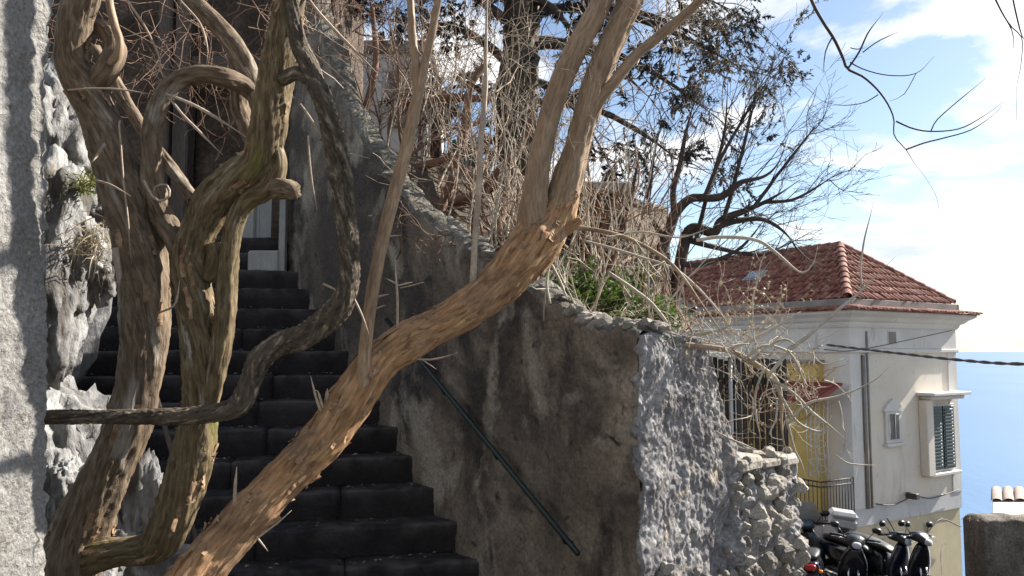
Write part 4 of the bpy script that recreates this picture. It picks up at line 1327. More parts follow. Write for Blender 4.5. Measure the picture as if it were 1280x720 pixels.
# bleached canes that arch off the wall and hang in front of the slatted gate
casT = thing('arching_bramble', 'bleached bramble whose arching canes hang over the end of the wall before the slats', 'bramble', P(790, 420, 4.9))
cs = [
    [(700, 282, 4.5, 6), (745, 288, 4.5, 5), (790, 300, 4.5, 4.5), (840, 330, 4.5, 4), (880, 385, 4.5, 3.5), (905, 420, 4.5, 3), (918, 440, 4.5, 2)],
    [(730, 300, 4.6, 3), (790, 318, 4.6, 3), (850, 340, 4.6, 3), (900, 392, 4.6, 2.6), (925, 430, 4.6, 2)],
    [(760, 340, 4.7, 4), (810, 375, 4.7, 4), (840, 410, 4.7, 4), (858, 424, 4.7, 3)],
    [(850, 430, 4.6, 6), (885, 434, 4.6, 6), (915, 440, 4.6, 6), (945, 455, 4.6, 6), (970, 475, 4.6, 5.5), (977, 505, 4.6, 5), (978, 540, 4.6, 4), (985, 575, 4.6, 2)],
    [(905, 438, 4.6, 3), (940, 425, 4.6, 4), (965, 412, 4.6, 4), (990, 395, 4.6, 3), (1000, 390, 4.6, 2)],
    [(870, 300, 5.2, 4), (900, 296, 5.2, 4), (945, 300, 5.2, 4), (970, 315, 5.2, 3.5), (1000, 340, 5.2, 3), (1015, 330, 5.2, 2.6), (1022, 308, 5.2, 2)],
    [(960, 470, 4.5, 4), (985, 440, 4.5, 4), (1010, 420, 4.5, 4), (1045, 390, 4.5, 3.5), (1080, 360, 4.5, 2.6), (1105, 335, 4.5, 2), (1118, 322, 4.5, 1.4)],
    [(1078, 358, 4.5, 2.6), (1076, 330, 4.5, 2.2), (1080, 300, 4.5, 1.8), (1092, 250, 4.5, 1.0)],
    [(985, 530, 4.5, 3), (1010, 505, 4.5, 3), (1050, 495, 4.5, 2.4), (1090, 478, 4.5, 1.8), (1112, 458, 4.5, 1.4)],
    [(960, 470, 4.5, 3), (990, 490, 4.5, 3.4), (1015, 515, 4.5, 3.4), (1040, 535, 4.5, 2.8), (1055, 548, 4.5, 2)],
    [(970, 480, 4.5, 3), (985, 510, 4.5, 3), (1000, 530, 4.5, 3), (1025, 540, 4.5, 2.6), (1035, 530, 4.5, 2), (1040, 520, 4.5, 1.5)],
    [(955, 460, 4.5, 2.4), (945, 490, 4.5, 2.6), (945, 520, 4.5, 2.4), (952, 552, 4.5, 2)], [(972, 500, 4.5, 2.2), (970, 525, 4.5, 2), (963, 545, 4.5, 1.8), (978, 550, 4.5, 1.5)],
    [(983, 520, 4.5, 2.6), (993, 560, 4.5, 2.4), (1003, 580, 4.5, 2), (1008, 600, 4.5, 1.4)], [(1045, 570, 4.5, 1.4), (1058, 579, 4.5, 1.6), (1075, 581, 4.5, 1.6), (1095, 581, 4.5, 1.2)],
    [(930, 450, 4.55, 3), (955, 432, 4.55, 3), (985, 440, 4.55, 3), (1000, 465, 4.55, 2.8), (1012, 500, 4.55, 2.4)], [(940, 450, 4.55, 3), (965, 430, 4.55, 2.8), (985, 425, 4.55, 2.6), (1005, 440, 4.55, 2)],
    [(690, 330, 4.55, 3), (700, 350, 4.55, 3.4), (710, 375, 4.55, 3)], [(688, 380, 4.6, 3), (684, 350, 4.6, 3), (690, 325, 4.6, 2.5)], [(860, 418, 4.7, 3), (882, 416, 4.65, 4), (905, 410, 4.6, 3), (925, 398, 4.6, 2.5)],
    [(1012, 440, 4.5, 1.4), (1030, 455, 4.5, 1.4), (1055, 448, 4.5, 1.0)], [(895, 540, 4.7, 2), (920, 552, 4.7, 2.2), (945, 562, 4.7, 2)], [(760, 300, 4.6, 2.5), (800, 290, 4.6, 2.5), (850, 296, 4.6, 2), (900, 280, 4.6, 1.2)],
]
for ln in cs:
    ln = [(q_[0], q_[1], q_[2], q_[3] * 0.6) for q_ in ln]
    cane('cane', ln, M['bark_cane'] if ln[0][3] > 3.5 else M['cane'], casT, sides=8)
st = np.array([P(rng.normal(972, 28), rng.normal(470, 28), 4.6 + rng.normal(0, 0.12)) for _ in range(46)])
a = grow(st, rng.normal(0, 0.6, st.shape) + np.array([0.25, 0, -0.2]), rng.uniform(0.12, 0.42, len(st)), np.full(len(st), 0.0036), 8, 0.3, (0.02, 0, -0.1))
b = grow(*sprout(*a, 2, 0.7, (0.3, 0.6)), K=5, wander=0.3)
b = (b[0], np.maximum(b[1], 0.001))
V, Fs = twigs_mesh([a, b], 5)
o = put('twigs', V, Fs, M['cane'], casT)
o['kind'] = 'stuff'
st = np.array([P(rng.normal(930, 30), rng.normal(410, 18), 4.9 + rng.normal(0, 0.12)) for _ in range(40)])
a = grow(st, rng.normal(0, 0.6, st.shape) + np.array([0.15, 0, 0.3]), rng.uniform(0.12, 0.4, len(st)), np.full(len(st), 0.0022), 7, 0.3)
b = grow(*sprout(*a, 4, 0.7, (0.3, 0.6)), K=5, wander=0.3)
V, Fs = twigs_mesh([a, (b[0], np.maximum(b[1], 0.001))], 4)
o = put('twigs', V, Fs, M['twig_pale'], casT)
o['kind'] = 'stuff'
allp = np.concatenate([a[0].reshape(-1, 3), b[0].reshape(-1, 3)])
ip = allp[rng.integers(0, len(allp), 500)]
V, f = leaves(ip, 0.02, 0.7)
o = put('dead_leaves', V, f, M['leaf_dry'], casT, smooth=False)
o['kind'] = 'stuff'


# ------------------------------------------------------------------ green plants on the wall
def leafy(label, px, py, Y, n, size, sp, mat, name='leafy_plant'):
    c = P(px, py, Y)
    T = thing(name, label, 'plant', c)
    st = c + rng.normal(0, 1, (26, 3)) * np.array([sp[0] * 0.4, sp[1] * 0.4, 0.01])
    a = grow(st, rng.normal(0, 0.5, (26, 3)) + np.array([0, 0, 0.8]), np.full(26, sp[2] * 1.2) * rng.uniform(0.5, 1.1, 26), np.full(26, 0.003), 7, 0.25)
    b = grow(*sprout(*a, 4, 0.7, (0.3, 0.6)), K=5, wander=0.3)
    V, Fs = twigs_mesh([a, b], 4)
    put('stems', V, Fs, M['twig_rust'], T)['kind'] = 'stuff'
    al = np.concatenate([a[0][:, 2:].reshape(-1, 3), b[0].reshape(-1, 3)])
    ip = al[rng.integers(0, len(al), n)] + rng.normal(0, 0.012, (n, 3))
    V, f = leaves(ip, size, 0.5)
    o = put('leaves', V, f, mat, T, smooth=False)
    o['kind'] = 'stuff'
    return T


leafy('green leafy bush growing behind the wall top under the ruined pillar', 760, 405, 5.9, 2400, 0.05, (0.4, 0.3, 0.36), M['leaf_green'])
leafy('bright green weed on the wall top below the tiled roof', 815, 415, 5.2, 900, 0.04, (0.16, 0.12, 0.16), M['leaf_green'])
leafy('small green weed at the corner of the wall end', 818, 432, 4.5, 420, 0.025, (0.05, 0.05, 0.07), M['leaf_green'])
leafy('dark green bush low behind the dry stalks', 700, 385, 6.0, 1400, 0.05, (0.35, 0.3, 0.3), M['leaf_green'])

# ------------------------------------------------------------------ conifer behind the garden
conT = thing('conifer', 'tall dark conifer with a thick trunk and hanging grey green foliage', 'tree', P(640, 330, 9.5))
trunk('trunk', [(636, 420, 9.5, 32), (640, 330, 9.5, 28), (643, 250, 9.5, 26), (646, 150, 9.5, 25), (650, 60, 9.5, 23), (655, -60, 9.5, 21), (660, -200, 9.5, 16)], M['bark_dark'], conT, sides=32, per_m=40, seed=30, ridge=0.14, freq=4)
lim = []
for (x0, y0, x1, y1, dy) in [(650, 60, 820, 130, -0.5), (648, 100, 760, 200, 0.4), (645, 160, 545, 120, -0.4), (646, 90, 500, 40, 0.3), (652, 20, 900, 60, 0.0), (652, -20, 930, 20, 0.6), (655, -60, 960, -40, -0.4), (650, 40, 470, -20, 0.0), (655, -80, 420, -80, 0.5), (646, 130, 860, 210, 0.2), (652, -10, 800, 40, -0.8), (644, 200, 575, 210, 0.2),
                             (652, 0, 740, 90, -0.9), (655, -70, 780, -20, -0.9), (655, -50, 560, 10, -0.9), (652, 10, 950, 100, 0.3), (650, 50, 900, 150, 0.5)]:
    ln = []
    for t in np.linspace(0, 1, 5):
        ln.append((x0 + (x1 - x0) * t, y0 + (y1 - y0) * t - 30 * math.sin(math.pi * t), 9.5 + dy * t, 7 * (1 - 0.75 * t)))
    lim.append(np.array([P(a[0], a[1], a[2]) for a in ln]))
    cane('branch', ln, M['twig_dark'], conT, sides=7)
pts = np.stack([catmull(l_, 9)[0] for l_ in lim], 0)
rad = np.full(pts.shape[:2], 0.03)
a = grow(*sprout(pts, rad, 12, 0.8, (0.2, 0.42), 0.2, 0.3, 1.0), K=6, wander=0.25, bias=(0, 0, -0.08))
b = grow(*sprout(*a, 4, 0.7, (0.3, 0.6)), K=5, wander=0.3, bias=(0, 0, -0.1))
V, Fs = twigs_mesh([a, b], 3)
o = put('twigs', V, Fs, M['twig_dark'], conT)
o['kind'] = 'stuff'


def sprays(lines, per, size, aspect=0.3):
    """narrow leaves set along the twigs, pointing outwards"""
    pts = lines[0]
    N, K = pts.shape[:2]
    idx = np.repeat(np.arange(N), per)
    t = rng.uniform(0.15, 1.0, len(idx)) * (K - 1)
    i_ = np.minimum(t.astype(int), K - 2)
    f_ = (t - i_)[:, None]
    p = pts[idx, i_] * (1 - f_) + pts[idx, i_ + 1] * f_
    tg = norm(pts[idx, i_ + 1] - pts[idx, i_])
    d = norm(tg + rng.normal(0, 0.5, tg.shape) + np.array([0, 0, -0.15]))
    sd = norm(np.cross(d, rng.normal(size=d.shape)))
    L = size * rng.uniform(0.6, 1.3, len(idx))[:, None]
    w = L * aspect
    V = np.stack([p, p + d * L * 0.45 + sd * w * 0.5, p + d * L, p + d * L * 0.45 - sd * w * 0.5], 1).reshape(-1, 3)
    return V, np.arange(len(idx))[:, None] * 4 + np.array([0, 1, 2, 3])


c = grow(*sprout(*b, 4, 0.6, (0.45, 0.8)), K=5, wander=0.25, bias=(0, 0, -0.1))
mid_ = c[0][:, 2]
gr = fbm(mid_ * 1.5 + 40, 3)
keep = gr > 0.0
dry = (mid_[:, 0] > P(840, 100, 9.5)[0]) & (fbm(mid_ * 2.2 + 9, 2) > 0.05)
V, f = sprays((c[0][keep & ~dry],), 34, 0.06)
o = put('foliage', V, f, M['needle'], conT, smooth=False)
o['kind'] = 'stuff'
V, f = sprays((c[0][dry],), 34, 0.055)
o = put('dry_foliage', V, f, M['needle_dry'], conT, smooth=False)
o['kind'] = 'stuff'

# ------------------------------------------------------------------ bare tree by the tiled roof
bareT = thing('bare_tree', 'leafless dark tree spreading fine twigs above the tiled roof', 'tree', P(800, 400, 8.2))
bl = [
    [(800, 420, 8.2, 9), (787, 345, 8.2, 8.5), (820, 322, 8.2, 8), (835, 292, 8.2, 7), (846, 265, 8.2, 6.5), (865, 248, 8.2, 5.5), (900, 246, 8.2, 5), (926, 228, 8.2, 4.5), (955, 220, 8.2, 3.5), (972, 205, 8.2, 2.6), (985, 170, 8.2, 1.6)],
    [(835, 400, 8.4, 9), (848, 345, 8.4, 8), (862, 288, 8.4, 7), (892, 290, 8.4, 6), (902, 276, 8.4, 5.5), (930, 264, 8.4, 4.5), (955, 253, 8.4, 4), (978, 240, 8.4, 3), (1000, 225, 8.4, 1.8)],
    [(843, 268, 8.2, 4.5), (842, 235, 8.2, 4), (850, 205, 8.2, 3.4), (856, 170, 8.2, 2.6), (870, 120, 8.2, 1.8)],
    [(895, 284, 8.4, 4), (925, 276, 8.4, 3.4), (955, 275, 8.4, 2.8), (980, 290, 8.4, 2), (1000, 315, 8.4, 1.2)],
    [(905, 274, 8.3, 3), (920, 220, 8.3, 2.6), (935, 160, 8.3, 2), (950, 100, 8.3, 1.4)], [(870, 300, 8.3, 3), (885, 240, 8.3, 2.6), (905, 170, 8.3, 2), (910, 100, 8.3, 1.4)],
    [(940, 262, 8.3, 2.6), (975, 215, 8.3, 2), (1010, 170, 8.3, 1.4), (1030, 145, 8.3, 1)], [(955, 253, 8.4, 2.6), (990, 250, 8.4, 2), (1020, 235, 8.4, 1.4), (1050, 215, 8.4, 1)],
    [(780, 340, 8.2, 5), (775, 290, 8.2, 4), (790, 240, 8.2, 3), (800, 190, 8.2, 2)], [(830, 300, 8.2, 4), (812, 262, 8.2, 3), (815, 210, 8.2, 2.4), (825, 160, 8.2, 1.6)],
    [(862, 300, 8.4, 4), (905, 312, 8.4, 3), (955, 318, 8.4, 2.2), (990, 300, 8.4, 1.4)], [(880, 248, 8.2, 3), (900, 200, 8.2, 2.4), (940, 130, 8.2, 1.6), (965, 95, 8.2, 1)], [(850, 330, 8.3, 4), (880, 330, 8.3, 3), (925, 310, 8.3, 2), (960, 270, 8.3, 1.4)],
]
bpts = []
for k, ln in enumerate(bl):
    cane('trunk' if k < 2 else 'branch', ln, M['twig_dark'], bareT, sides=9)
    C, _s = catmull(np.array([[*P(q_[0], q_[1], q_[2]), q_[3] * q_[2] / F] for q_ in ln]), 12)
    bpts.append(C)
bp = np.stack(bpts, 0)
a = grow(*sprout(bp[..., :3], np.minimum(bp[..., 3], 0.011), 8, 0.5, (0.25, 0.5), 0.2), K=8, wander=0.16, bias=(0.05, 0, 0.07))
b = grow(*sprout(*a, 5, 0.45, (0.35, 0.7)), K=6, wander=0.16, bias=(0.04, 0, 0.05))
c = grow(*sprout(*b, 3, 0.5, (0.3, 0.6)), K=4, wander=0.18, bias=(0.03, 0, 0.03))
V, Fs = twigs_mesh([(x_[0], np.maximum(x_[1], 0.0018)) for x_ in (a, b, c)], 3)
o = put('twigs', V, Fs, M['twig_dark'], bareT)
o['kind'] = 'stuff'

# gnarled rusty branches low in the thicket, and an old dark post among them
gnT = thing('gnarled_shrub', 'gnarled thick rusty branches low in the thicket before the conifer', 'shrub', wp(0.9, 1.0, 2.4))
for k, ln in enumerate([[(430, 205, 7.4, 6), (470, 222, 7.3, 6), (520, 210, 7.2, 5.5), (570, 195, 7.2, 5), (612, 178, 7.2, 4)], [(572, 196, 7.2, 6), (582, 155, 7.2, 5.5), (588, 110, 7.2, 4.5), (604, 82, 7.2, 3)],
                        [(490, 245, 6.9, 7), (545, 255, 6.9, 7), (600, 242, 6.9, 6), (645, 212, 6.9, 5)], [(505, 128, 7.4, 5), (560, 122, 7.4, 5), (612, 124, 7.4, 4)], [(600, 245, 6.9, 6), (622, 215, 6.9, 5), (648, 188, 6.9, 4.5), (668, 140, 6.9, 3)],
                        [(545, 300, 6.6, 8), (552, 262, 6.8, 7), (565, 225, 7.0, 6), (572, 195, 7.2, 6)], [(450, 160, 7.6, 6), (462, 120, 7.6, 5), (470, 70, 7.6, 4), (465, 10, 7.6, 3)], [(620, 300, 6.5, 7), (628, 262, 6.6, 6), (640, 230, 6.8, 5), (636, 195, 6.8, 4)]]):
    trunk('branch', ln, M['bark_rust'], gnT, sides=18, per_m=50, seed=60 + k, ridge=0.12, lump=0.15)
V, Fs = bevel_box(P(538, 100, 8.0)[0], P(552, 100, 8.0)[0], 7.95, 8.06, 2.0, P(545, 98, 8.0)[2], 0.012)
tag(put('old_post', V, Fs, M['twig_dark'], None, smooth=False), 'old dark timber post standing among the rusty shrubs', 'post')

# ------------------------------------------------------------------ the pale house with the tiled roof
M['house'] = make_mat('house_render', [(0.3, (0.6, 0.54, 0.455)), (0.7, (0.7, 0.64, 0.56))], scale=0.9, detail=8, fine=0.08, bump=0.2, bump_scale=25, bump_dist=0.006, rough=0.9, layers=[(2.2, 0.56, 0.74, (0.5, 0.44, 0.37), (1, 1, 0.22)), (0.7, 0.5, 0.62, (0.66, 0.58, 0.47), (1, 1, 1)), (11, 0.66, 0.72, (0.38, 0.33, 0.28), (1, 1, 0.5))])
M['trim'] = make_mat('house_trim', [(0.3, (0.551, 0.5225, 0.4845)), (0.7, (0.665, 0.6365, 0.5985))], scale=1.5, fine=0.08, bump=0.2, bump_scale=25, bump_dist=0.006, rough=0.9, layers=[(3, 0.62, 0.74, (0.42, 0.38, 0.34), (1, 1, 0.25))])
M['plinth'] = make_mat('house_plinth', [(0.3, (0.42, 0.41, 0.4)), (0.7, (0.56, 0.55, 0.54))], scale=1.5, fine=0.1, bump=0.2, rough=0.9, layers=[(2, 0.58, 0.66, (0.3, 0.28, 0.26), (1, 1, 0.6))])
M['yellow'] = make_mat('yellow_render', [(0.3, (0.5, 0.34, 0.1)), (0.7, (0.62, 0.45, 0.16))], scale=1.2, fine=0.08, bump=0.2, rough=0.9, layers=[(3, 0.6, 0.72, (0.36, 0.25, 0.1), (1, 1, 0.3))])
M['lower_wall'] = make_mat('lower_wall', [(0.3, (0.47, 0.4, 0.26)), (0.7, (0.6, 0.52, 0.36))], scale=1.1, fine=0.1, bump=0.25, rough=0.92, layers=[(1.6, 0.6, 0.66, (0.3, 0.255, 0.19), (1, 1, 0.7)), (6, 0.66, 0.72, (0.3, 0.26, 0.2), (1, 1, 1))])
M['tile'] = make_mat('roof_tile', [(0.28, (0.1, 0.036, 0.026)), (0.5, (0.22, 0.085, 0.058)), (0.72, (0.38, 0.22, 0.17))], scale=4.5, coord='world', fine=0.35, fine_scale=14, bump=0.3, bump_scale=30, bump_dist=0.01, rough=0.85)
M['old_tile'] = make_mat('old_tile', [(0.3, (0.26, 0.2, 0.165)), (0.7, (0.42, 0.35, 0.3))], scale=5, coord='world', fine=0.3, bump=0.4, rough=0.9)
M['parapet'] = make_mat('parapet_cement', [(0.3, (0.2, 0.175, 0.155)), (0.7, (0.32, 0.29, 0.265))], scale=2, fine=0.15, bump=0.3, rough=0.92, layers=[(4, 0.58, 0.7, (0.15, 0.13, 0.12), (1, 1, 0.3))])
M['shutter'] = plain('shutter_green', (0.007, 0.028, 0.032), rough=0.5)
M['dark_gap'] = plain('dark_opening', (0.012, 0.012, 0.014), rough=0.6)
M['glass'] = plain('window_glass', (0.05, 0.08, 0.11), rough=0.08, spec=0.6)
M['niche_glass'] = plain('niche_glass', (0.06, 0.06, 0.06), rough=0.45, spec=0.4)
M['sky_glass'] = plain('skylight_glass', (0.03, 0.07, 0.14), rough=0.06, spec=0.8)
M['iron'] = plain('wrought_iron', (0.06, 0.05, 0.045), rough=0.6)
M['pale_iron'] = plain('pale_iron', (0.5, 0.5, 0.49), rough=0.5)
M['awning'] = plain('awning_red', (0.19, 0.022, 0.02), rough=0.6)
M['pipe'] = plain('pipe_grey', (0.24, 0.225, 0.21), rough=0.5)

H0 = np.array([8.4, 20.0])
HU = norm(np.array([0.84, 0.54]))
HW = np.array([-HU[1], HU[0]])


def hp(V):
    """house frame (u along the right face, w along the left face going back, z) -> world"""
    V = np.asarray(V, float)
    return np.column_stack([H0[0] + V[:, 0] * HU[0] + V[:, 1] * HW[0], H0[1] + V[:, 0] * HU[1] + V[:, 1] * HW[1], V[:, 2]])


houseT = thing('tiled_house', 'pale cream house with a red tiled hip roof overlooking the sea', 'house', (*(H0 + HU * 2.6 + HW * 3), -9.0))


def hbox(name, u0, u1, w0, w1, z0, z1, mat, parent=None, b=0.012):
    V, Fs = bevel_box(u0, u1, w0, w1, z0, z1, b)
    return put(name, hp(V), Fs, M[mat], parent or houseT, smooth=False)


LU, LW = 4.85, 9.0
hbox('wall', 0.0, LU, 0.0, LW, -2.3, 2.42, 'house')
hbox('lower_wall', 0.03, LU - 0.03, 0.03, LW, -10, -2.7, 'lower_wall')
hbox('plinth', -0.012, LU + 0.012, -0.014, LW, -2.72, -2.28, 'plinth', b=0.006)
hbox('pilaster', -0.02, 0.42, -0.03, 0.3, -2.28, 1.56, 'trim', b=0.006)
hbox('pilaster', LU - 0.42, LU + 0.02, -0.03, 0.3, -2.28, 1.56, 'trim')
hbox('frieze', -0.03, LU + 0.03, -0.04, LW, 1.66, 2.3, 'trim')
hbox('string_course', -0.07, LU + 0.07, -0.085, LW, 1.56, 1.66, 'trim', b=0.02)
# moulded cornice
prof = [(0.06, 2.2), (0.10, 2.26), (0.12, 2.33), (0.2, 2.37), (0.27, 2.45), (0.38, 2.51), (0.43, 2.54), (0.43, 2.6), (0.0, 2.62)]
ring = []
for o_, z_ in prof:
    ring.append([[-o_, -o_, z_], [LU + o_, -o_, z_], [LU + o_, LW + o_, z_], [-o_, LW + o_, z_]])
V = np.array(ring).reshape(-1, 3)
fs = []
for k in range(len(prof) - 1):
    for j in range(4):
        fs.append([k * 4 + j, k * 4 + (j + 1) % 4, (k + 1) * 4 + (j + 1) % 4, (k + 1) * 4 + j])
put('cornice', hp(V), np.array(fs), M['trim'], houseT, smooth=False)


def tiles_on(origin, eu, es, L, S, inside, tw=0.2, tl=0.36, lift=0.03, r=0.085):
    """curved clay tiles laid in courses: origin at the eave, eu along it, es up the slope"""
    en = norm(np.cross(eu, es))
    if en[2] < 0:
        en = -en
    a = np.linspace(0, math.pi, 6)
    parts = []
    nc = int(S / tl) + 1
    for c_ in range(nc):
        for k in range(int(L / tw) + 1):
            u = (k + 0.5) * tw
            s0 = c_ * tl
            if not inside(u, s0 + tl * 0.5):
                continue
            rr_ = r * (1 + rng.normal(0, 0.04))
            ju, js, jn = rng.normal(0, 0.012), rng.normal(0, 0.012), rng.normal(0, 0.006)
            V = []
            for (sv, rs, hh) in ((s0 - 0.05, 1.12, 0.035), (s0 + tl, 0.92, 0.0)):
                for an in a:
                    V.append(origin + eu * (u + ju + math.cos(an) * rr_ * rs) + es * (sv + js) + en * (math.sin(an) * rr_ * rs * 0.75 + hh + lift + jn))
            # front lip
            for an in a:
                V.append(origin + eu * (u + ju + math.cos(an) * rr_ * 0.95) + es * (s0 - 0.05 + js) + en * (math.sin(an) * rr_ * 0.95 * 0.62 + 0.02 + lift + jn))
            q_ = [[i_, i_ + 1, 7 + i_, 6 + i_] for i_ in range(5)] + [[12 + i_, 13 + i_, i_ + 1, i_] for i_ in range(5)]
            parts.append((np.array(V), np.array(q_)))
    return join(parts)


ZE, ZP = 2.9, 4.58
peak = np.array([2.43, 1.85])
roofV = hp([[0.0, 0.0, ZE], [LU, 0.0, ZE], [LU, LW, ZE], [0.0, LW, ZE], [peak[0], peak[1], ZP], [peak[0], LW, ZP]])
roof = put('roof', roofV, [np.array([[0, 1, 4]]), np.array([[0, 4, 5, 3], [1, 2, 5, 4]])], M['tile'], houseT, smooth=False)
A, B_, D_, PK, RB = roofV[0], roofV[1], roofV[3], roofV[4], roofV[5]
eu = norm(B_ - A)
mid = A + eu * np.dot(PK - A, eu)
es = norm(PK - mid)
S = np.linalg.norm(PK - mid)
um = np.dot(PK - A, eu)
ins = lambda u, s: (u > um * s / S - 0.02) and (u < LU - (LU - um) * s / S + 0.02)
V, Fs = tiles_on(A, eu, es, LU, S, ins, 0.19, 0.3)
o = put('roof_tiles', V, Fs, M['tile'], roof)
o['kind'] = 'stuff'
eu = norm(D_ - A)
mid = A + eu * np.dot(PK - A, eu)
es = norm(PK - mid)
S2 = np.linalg.norm(PK - mid)
um2 = np.dot(PK - A, eu)
V, Fs = tiles_on(A, eu, es, LW, S2, lambda u, s: u > um2 * s / S2 - 0.02 and s < S2, 0.2, 0.34, lift=0.03)
o = put('roof_tiles', V, Fs, M['tile'], roof)
o['kind'] = 'stuff'


def caps(p0, p1, n, r=0.12):
    parts = []
    d = norm(p1 - p0)
    L = np.linalg.norm(p1 - p0)
    sd = norm(np.cross(d, [0, 0, 1.0]))
    up = np.cross(sd, d)
    a = np.linspace(-0.2, math.pi + 0.2, 8)
    for k in range(n):
        V = []
        for t, rs in ((k / n, 1.15), ((k + 1.12) / n, 0.9)):
            c = p0 + d * L * t + up * 0.05
            for an in a:
                V.append(c + sd * math.cos(an) * r * rs + up * math.sin(an) * r * rs)
        parts.append((np.array(V), np.array([[i_, i_ + 1, 9 + i_, 8 + i_] for i_ in range(7)])))
    return join(parts)


for p0, p1, n in ((A, PK, 10), (B_, PK, 11), (PK, RB, 22)):
    V, Fs = caps(p0, p1, n)
    o = put('ridge_caps', V, Fs, M['tile'], roof)
    o['kind'] = 'stuff'
# cement parapet round the foot of the roof and the strip of tiles over the cornice
hbox('parapet', -0.02, LU + 0.02, -0.12, 0.0, 2.6, 2.92, 'parapet')
hbox('parapet', -0.12, -0.02, -0.12, LW, 2.6, 2.92, 'parapet')
hbox('parapet', LU + 0.02, LU + 0.12, -0.12, LW, 2.6, 2.92, 'parapet')
for (o_, eu_, es_, L_) in ((hp([[-0.5, -0.52, 2.6]])[0], np.array([*HU, 0]), np.array([-HU[1], HU[0], 0.28]), LU + 1.0), (hp([[-0.52, -0.5, 2.6]])[0], np.array([*HW, 0]), np.array([HU[0], HU[1], 0.28]), LW + 0.5)):
    V, Fs = tiles_on(o_, eu_, norm(es_), L_, 0.38, lambda u, s: s < 0.4, 0.13, 0.38, lift=0.012, r=0.06)
    o = put('cornice_tiles', V, Fs, M['tile'], houseT)
    o['kind'] = 'stuff'
V, Fs = bevel_box(-0.5, LU + 0.5, -0.5, -0.12, 2.6, 2.635, 0.006)
put('eave_board', hp(V), Fs, M['tile'], houseT, smooth=False)
V, Fs = bevel_box(-0.5, -0.12, -0.12, LW, 2.6, 2.635, 0.006)
put('eave_board', hp(V), Fs, M['tile'], houseT, smooth=False)
# skylight on the left slope
def slope_pt(w, s, h):
    return A + eu * w + es * s + norm(np.cross(eu, es)) * (h if np.cross(eu, es)[2] > 0 else -h)
sl = [slope_pt(w, s, 0.17) for w, s in ((3.6, 1.3), (4.15, 1.3), (4.15, 1.7), (3.6, 1.7))]
lo_ = [slope_pt(w, s, 0.0) for w, s in ((3.56, 1.25), (4.19, 1.25), (4.19, 1.75), (3.56, 1.75))]
hi_ = [slope_pt(w, s, 0.15) for w, s in ((3.56, 1.25), (4.19, 1.25), (4.19, 1.75), (3.56, 1.75))]
fr = put('skylight', np.array(lo_ + hi_), np.array([[4, 5, 6, 7], [0, 1, 5, 4], [1, 2, 6, 5], [2, 3, 7, 6], [3, 0, 4, 7]]), M['pipe'], houseT, smooth=False)
put('pane', np.array(sl), np.array([[0, 1, 2, 3]]), M['sky_glass'], fr, smooth=False)

# shuttered window on the right face
win = hbox('window', 3.17, 4.59, -0.06, 0.02, -1.66, 0.16, 'trim')
hbox('canopy', 2.85, 4.7, -0.5, 0.0, 0.42, 0.5, 'trim', win)
hbox('canopy_moulding', 3.0, 4.65, -0.34, 0.0, 0.3, 0.42, 'trim', win, 0.03)
hbox('jamb', 2.93, 3.25, -0.24, 0.0, -1.7, 0.3, 'house', win, 0.02)
hbox('sill', 3.05, 4.61, -0.2, 0.0, -1.74, -1.66, 'trim', win)
for u0, u1 in ((3.33, 3.87), (3.91, 4.45)):
    sh_ = hbox('shutter', u0, u1, -0.12, -0.062, -1.58, 0.1, 'shutter', win, 0.008)
    for k in range(17):
        z = -1.5 + k * 0.092
        V, Fs = bevel_box(u0 + 0.06, u1 - 0.06, -0.145, -0.11, z, z + 0.055, 0.006)
        V[:, 1] -= (V[:, 2] - z) * -0.35
        put('louvre', hp(V), Fs, M['shutter'], sh_, smooth=False)
# small niche window with a little pediment
nw = hbox('niche_window', 1.36, 2.06, -0.06, 0.01, -0.76, 0.06, 'trim')
hbox('pane', 1.52, 1.9, -0.085, -0.062, -0.66, -0.02, 'niche_glass', nw, 0.004)
hbox('sill', 1.3, 2.12, -0.13, 0.01, -0.84, -0.76, 'trim', nw)
V = hp([[1.26, -0.08, 0.06], [2.16, -0.08, 0.06], [2.0, -0.08, 0.22], [1.71, -0.08, 0.38], [1.42, -0.08, 0.22], [1.26, 0.0, 0.06], [2.16, 0.0, 0.06], [2.0, 0.0, 0.22], [1.71, 0.0, 0.38], [1.42, 0.0, 0.22]])
put('pediment', V, [np.array([[0, 1, 2, 4]]), np.array([[4, 2, 3]]), np.array([[0, 5, 6, 1], [1, 6, 7, 2], [2, 7, 8, 3], [3, 8, 9, 4], [4, 9, 5, 0]])], M['trim'], nw, smooth=False)
for u0 in (1.46, 1.7):
    hbox('window_bar', u0 + 0.0, u0 + 0.02, -0.1, -0.086, -0.66, -0.02, 'trim', nw, 0.003)
v_ = hbox('vent', 1.58, 1.98, -0.055, 0.0, 1.76, 2.14, 'trim')
hbox('vent_opening', 1.62, 1.94, -0.065, -0.05, 1.8, 2.1, 'parapet', v_, 0.003)
for (u, z0, z1, r) in ((0.5, -2.3, 1.5, 0.045), (0.66, -2.3, 2.1, 0.03)):
    V, Fs = tube(hp([[u, -0.055, z0], [u, -0.055, (z0 + z1) / 2], [u, -0.055, z1]]), r, 12)
    put('drainpipe', V, Fs, M['pipe'], houseT)
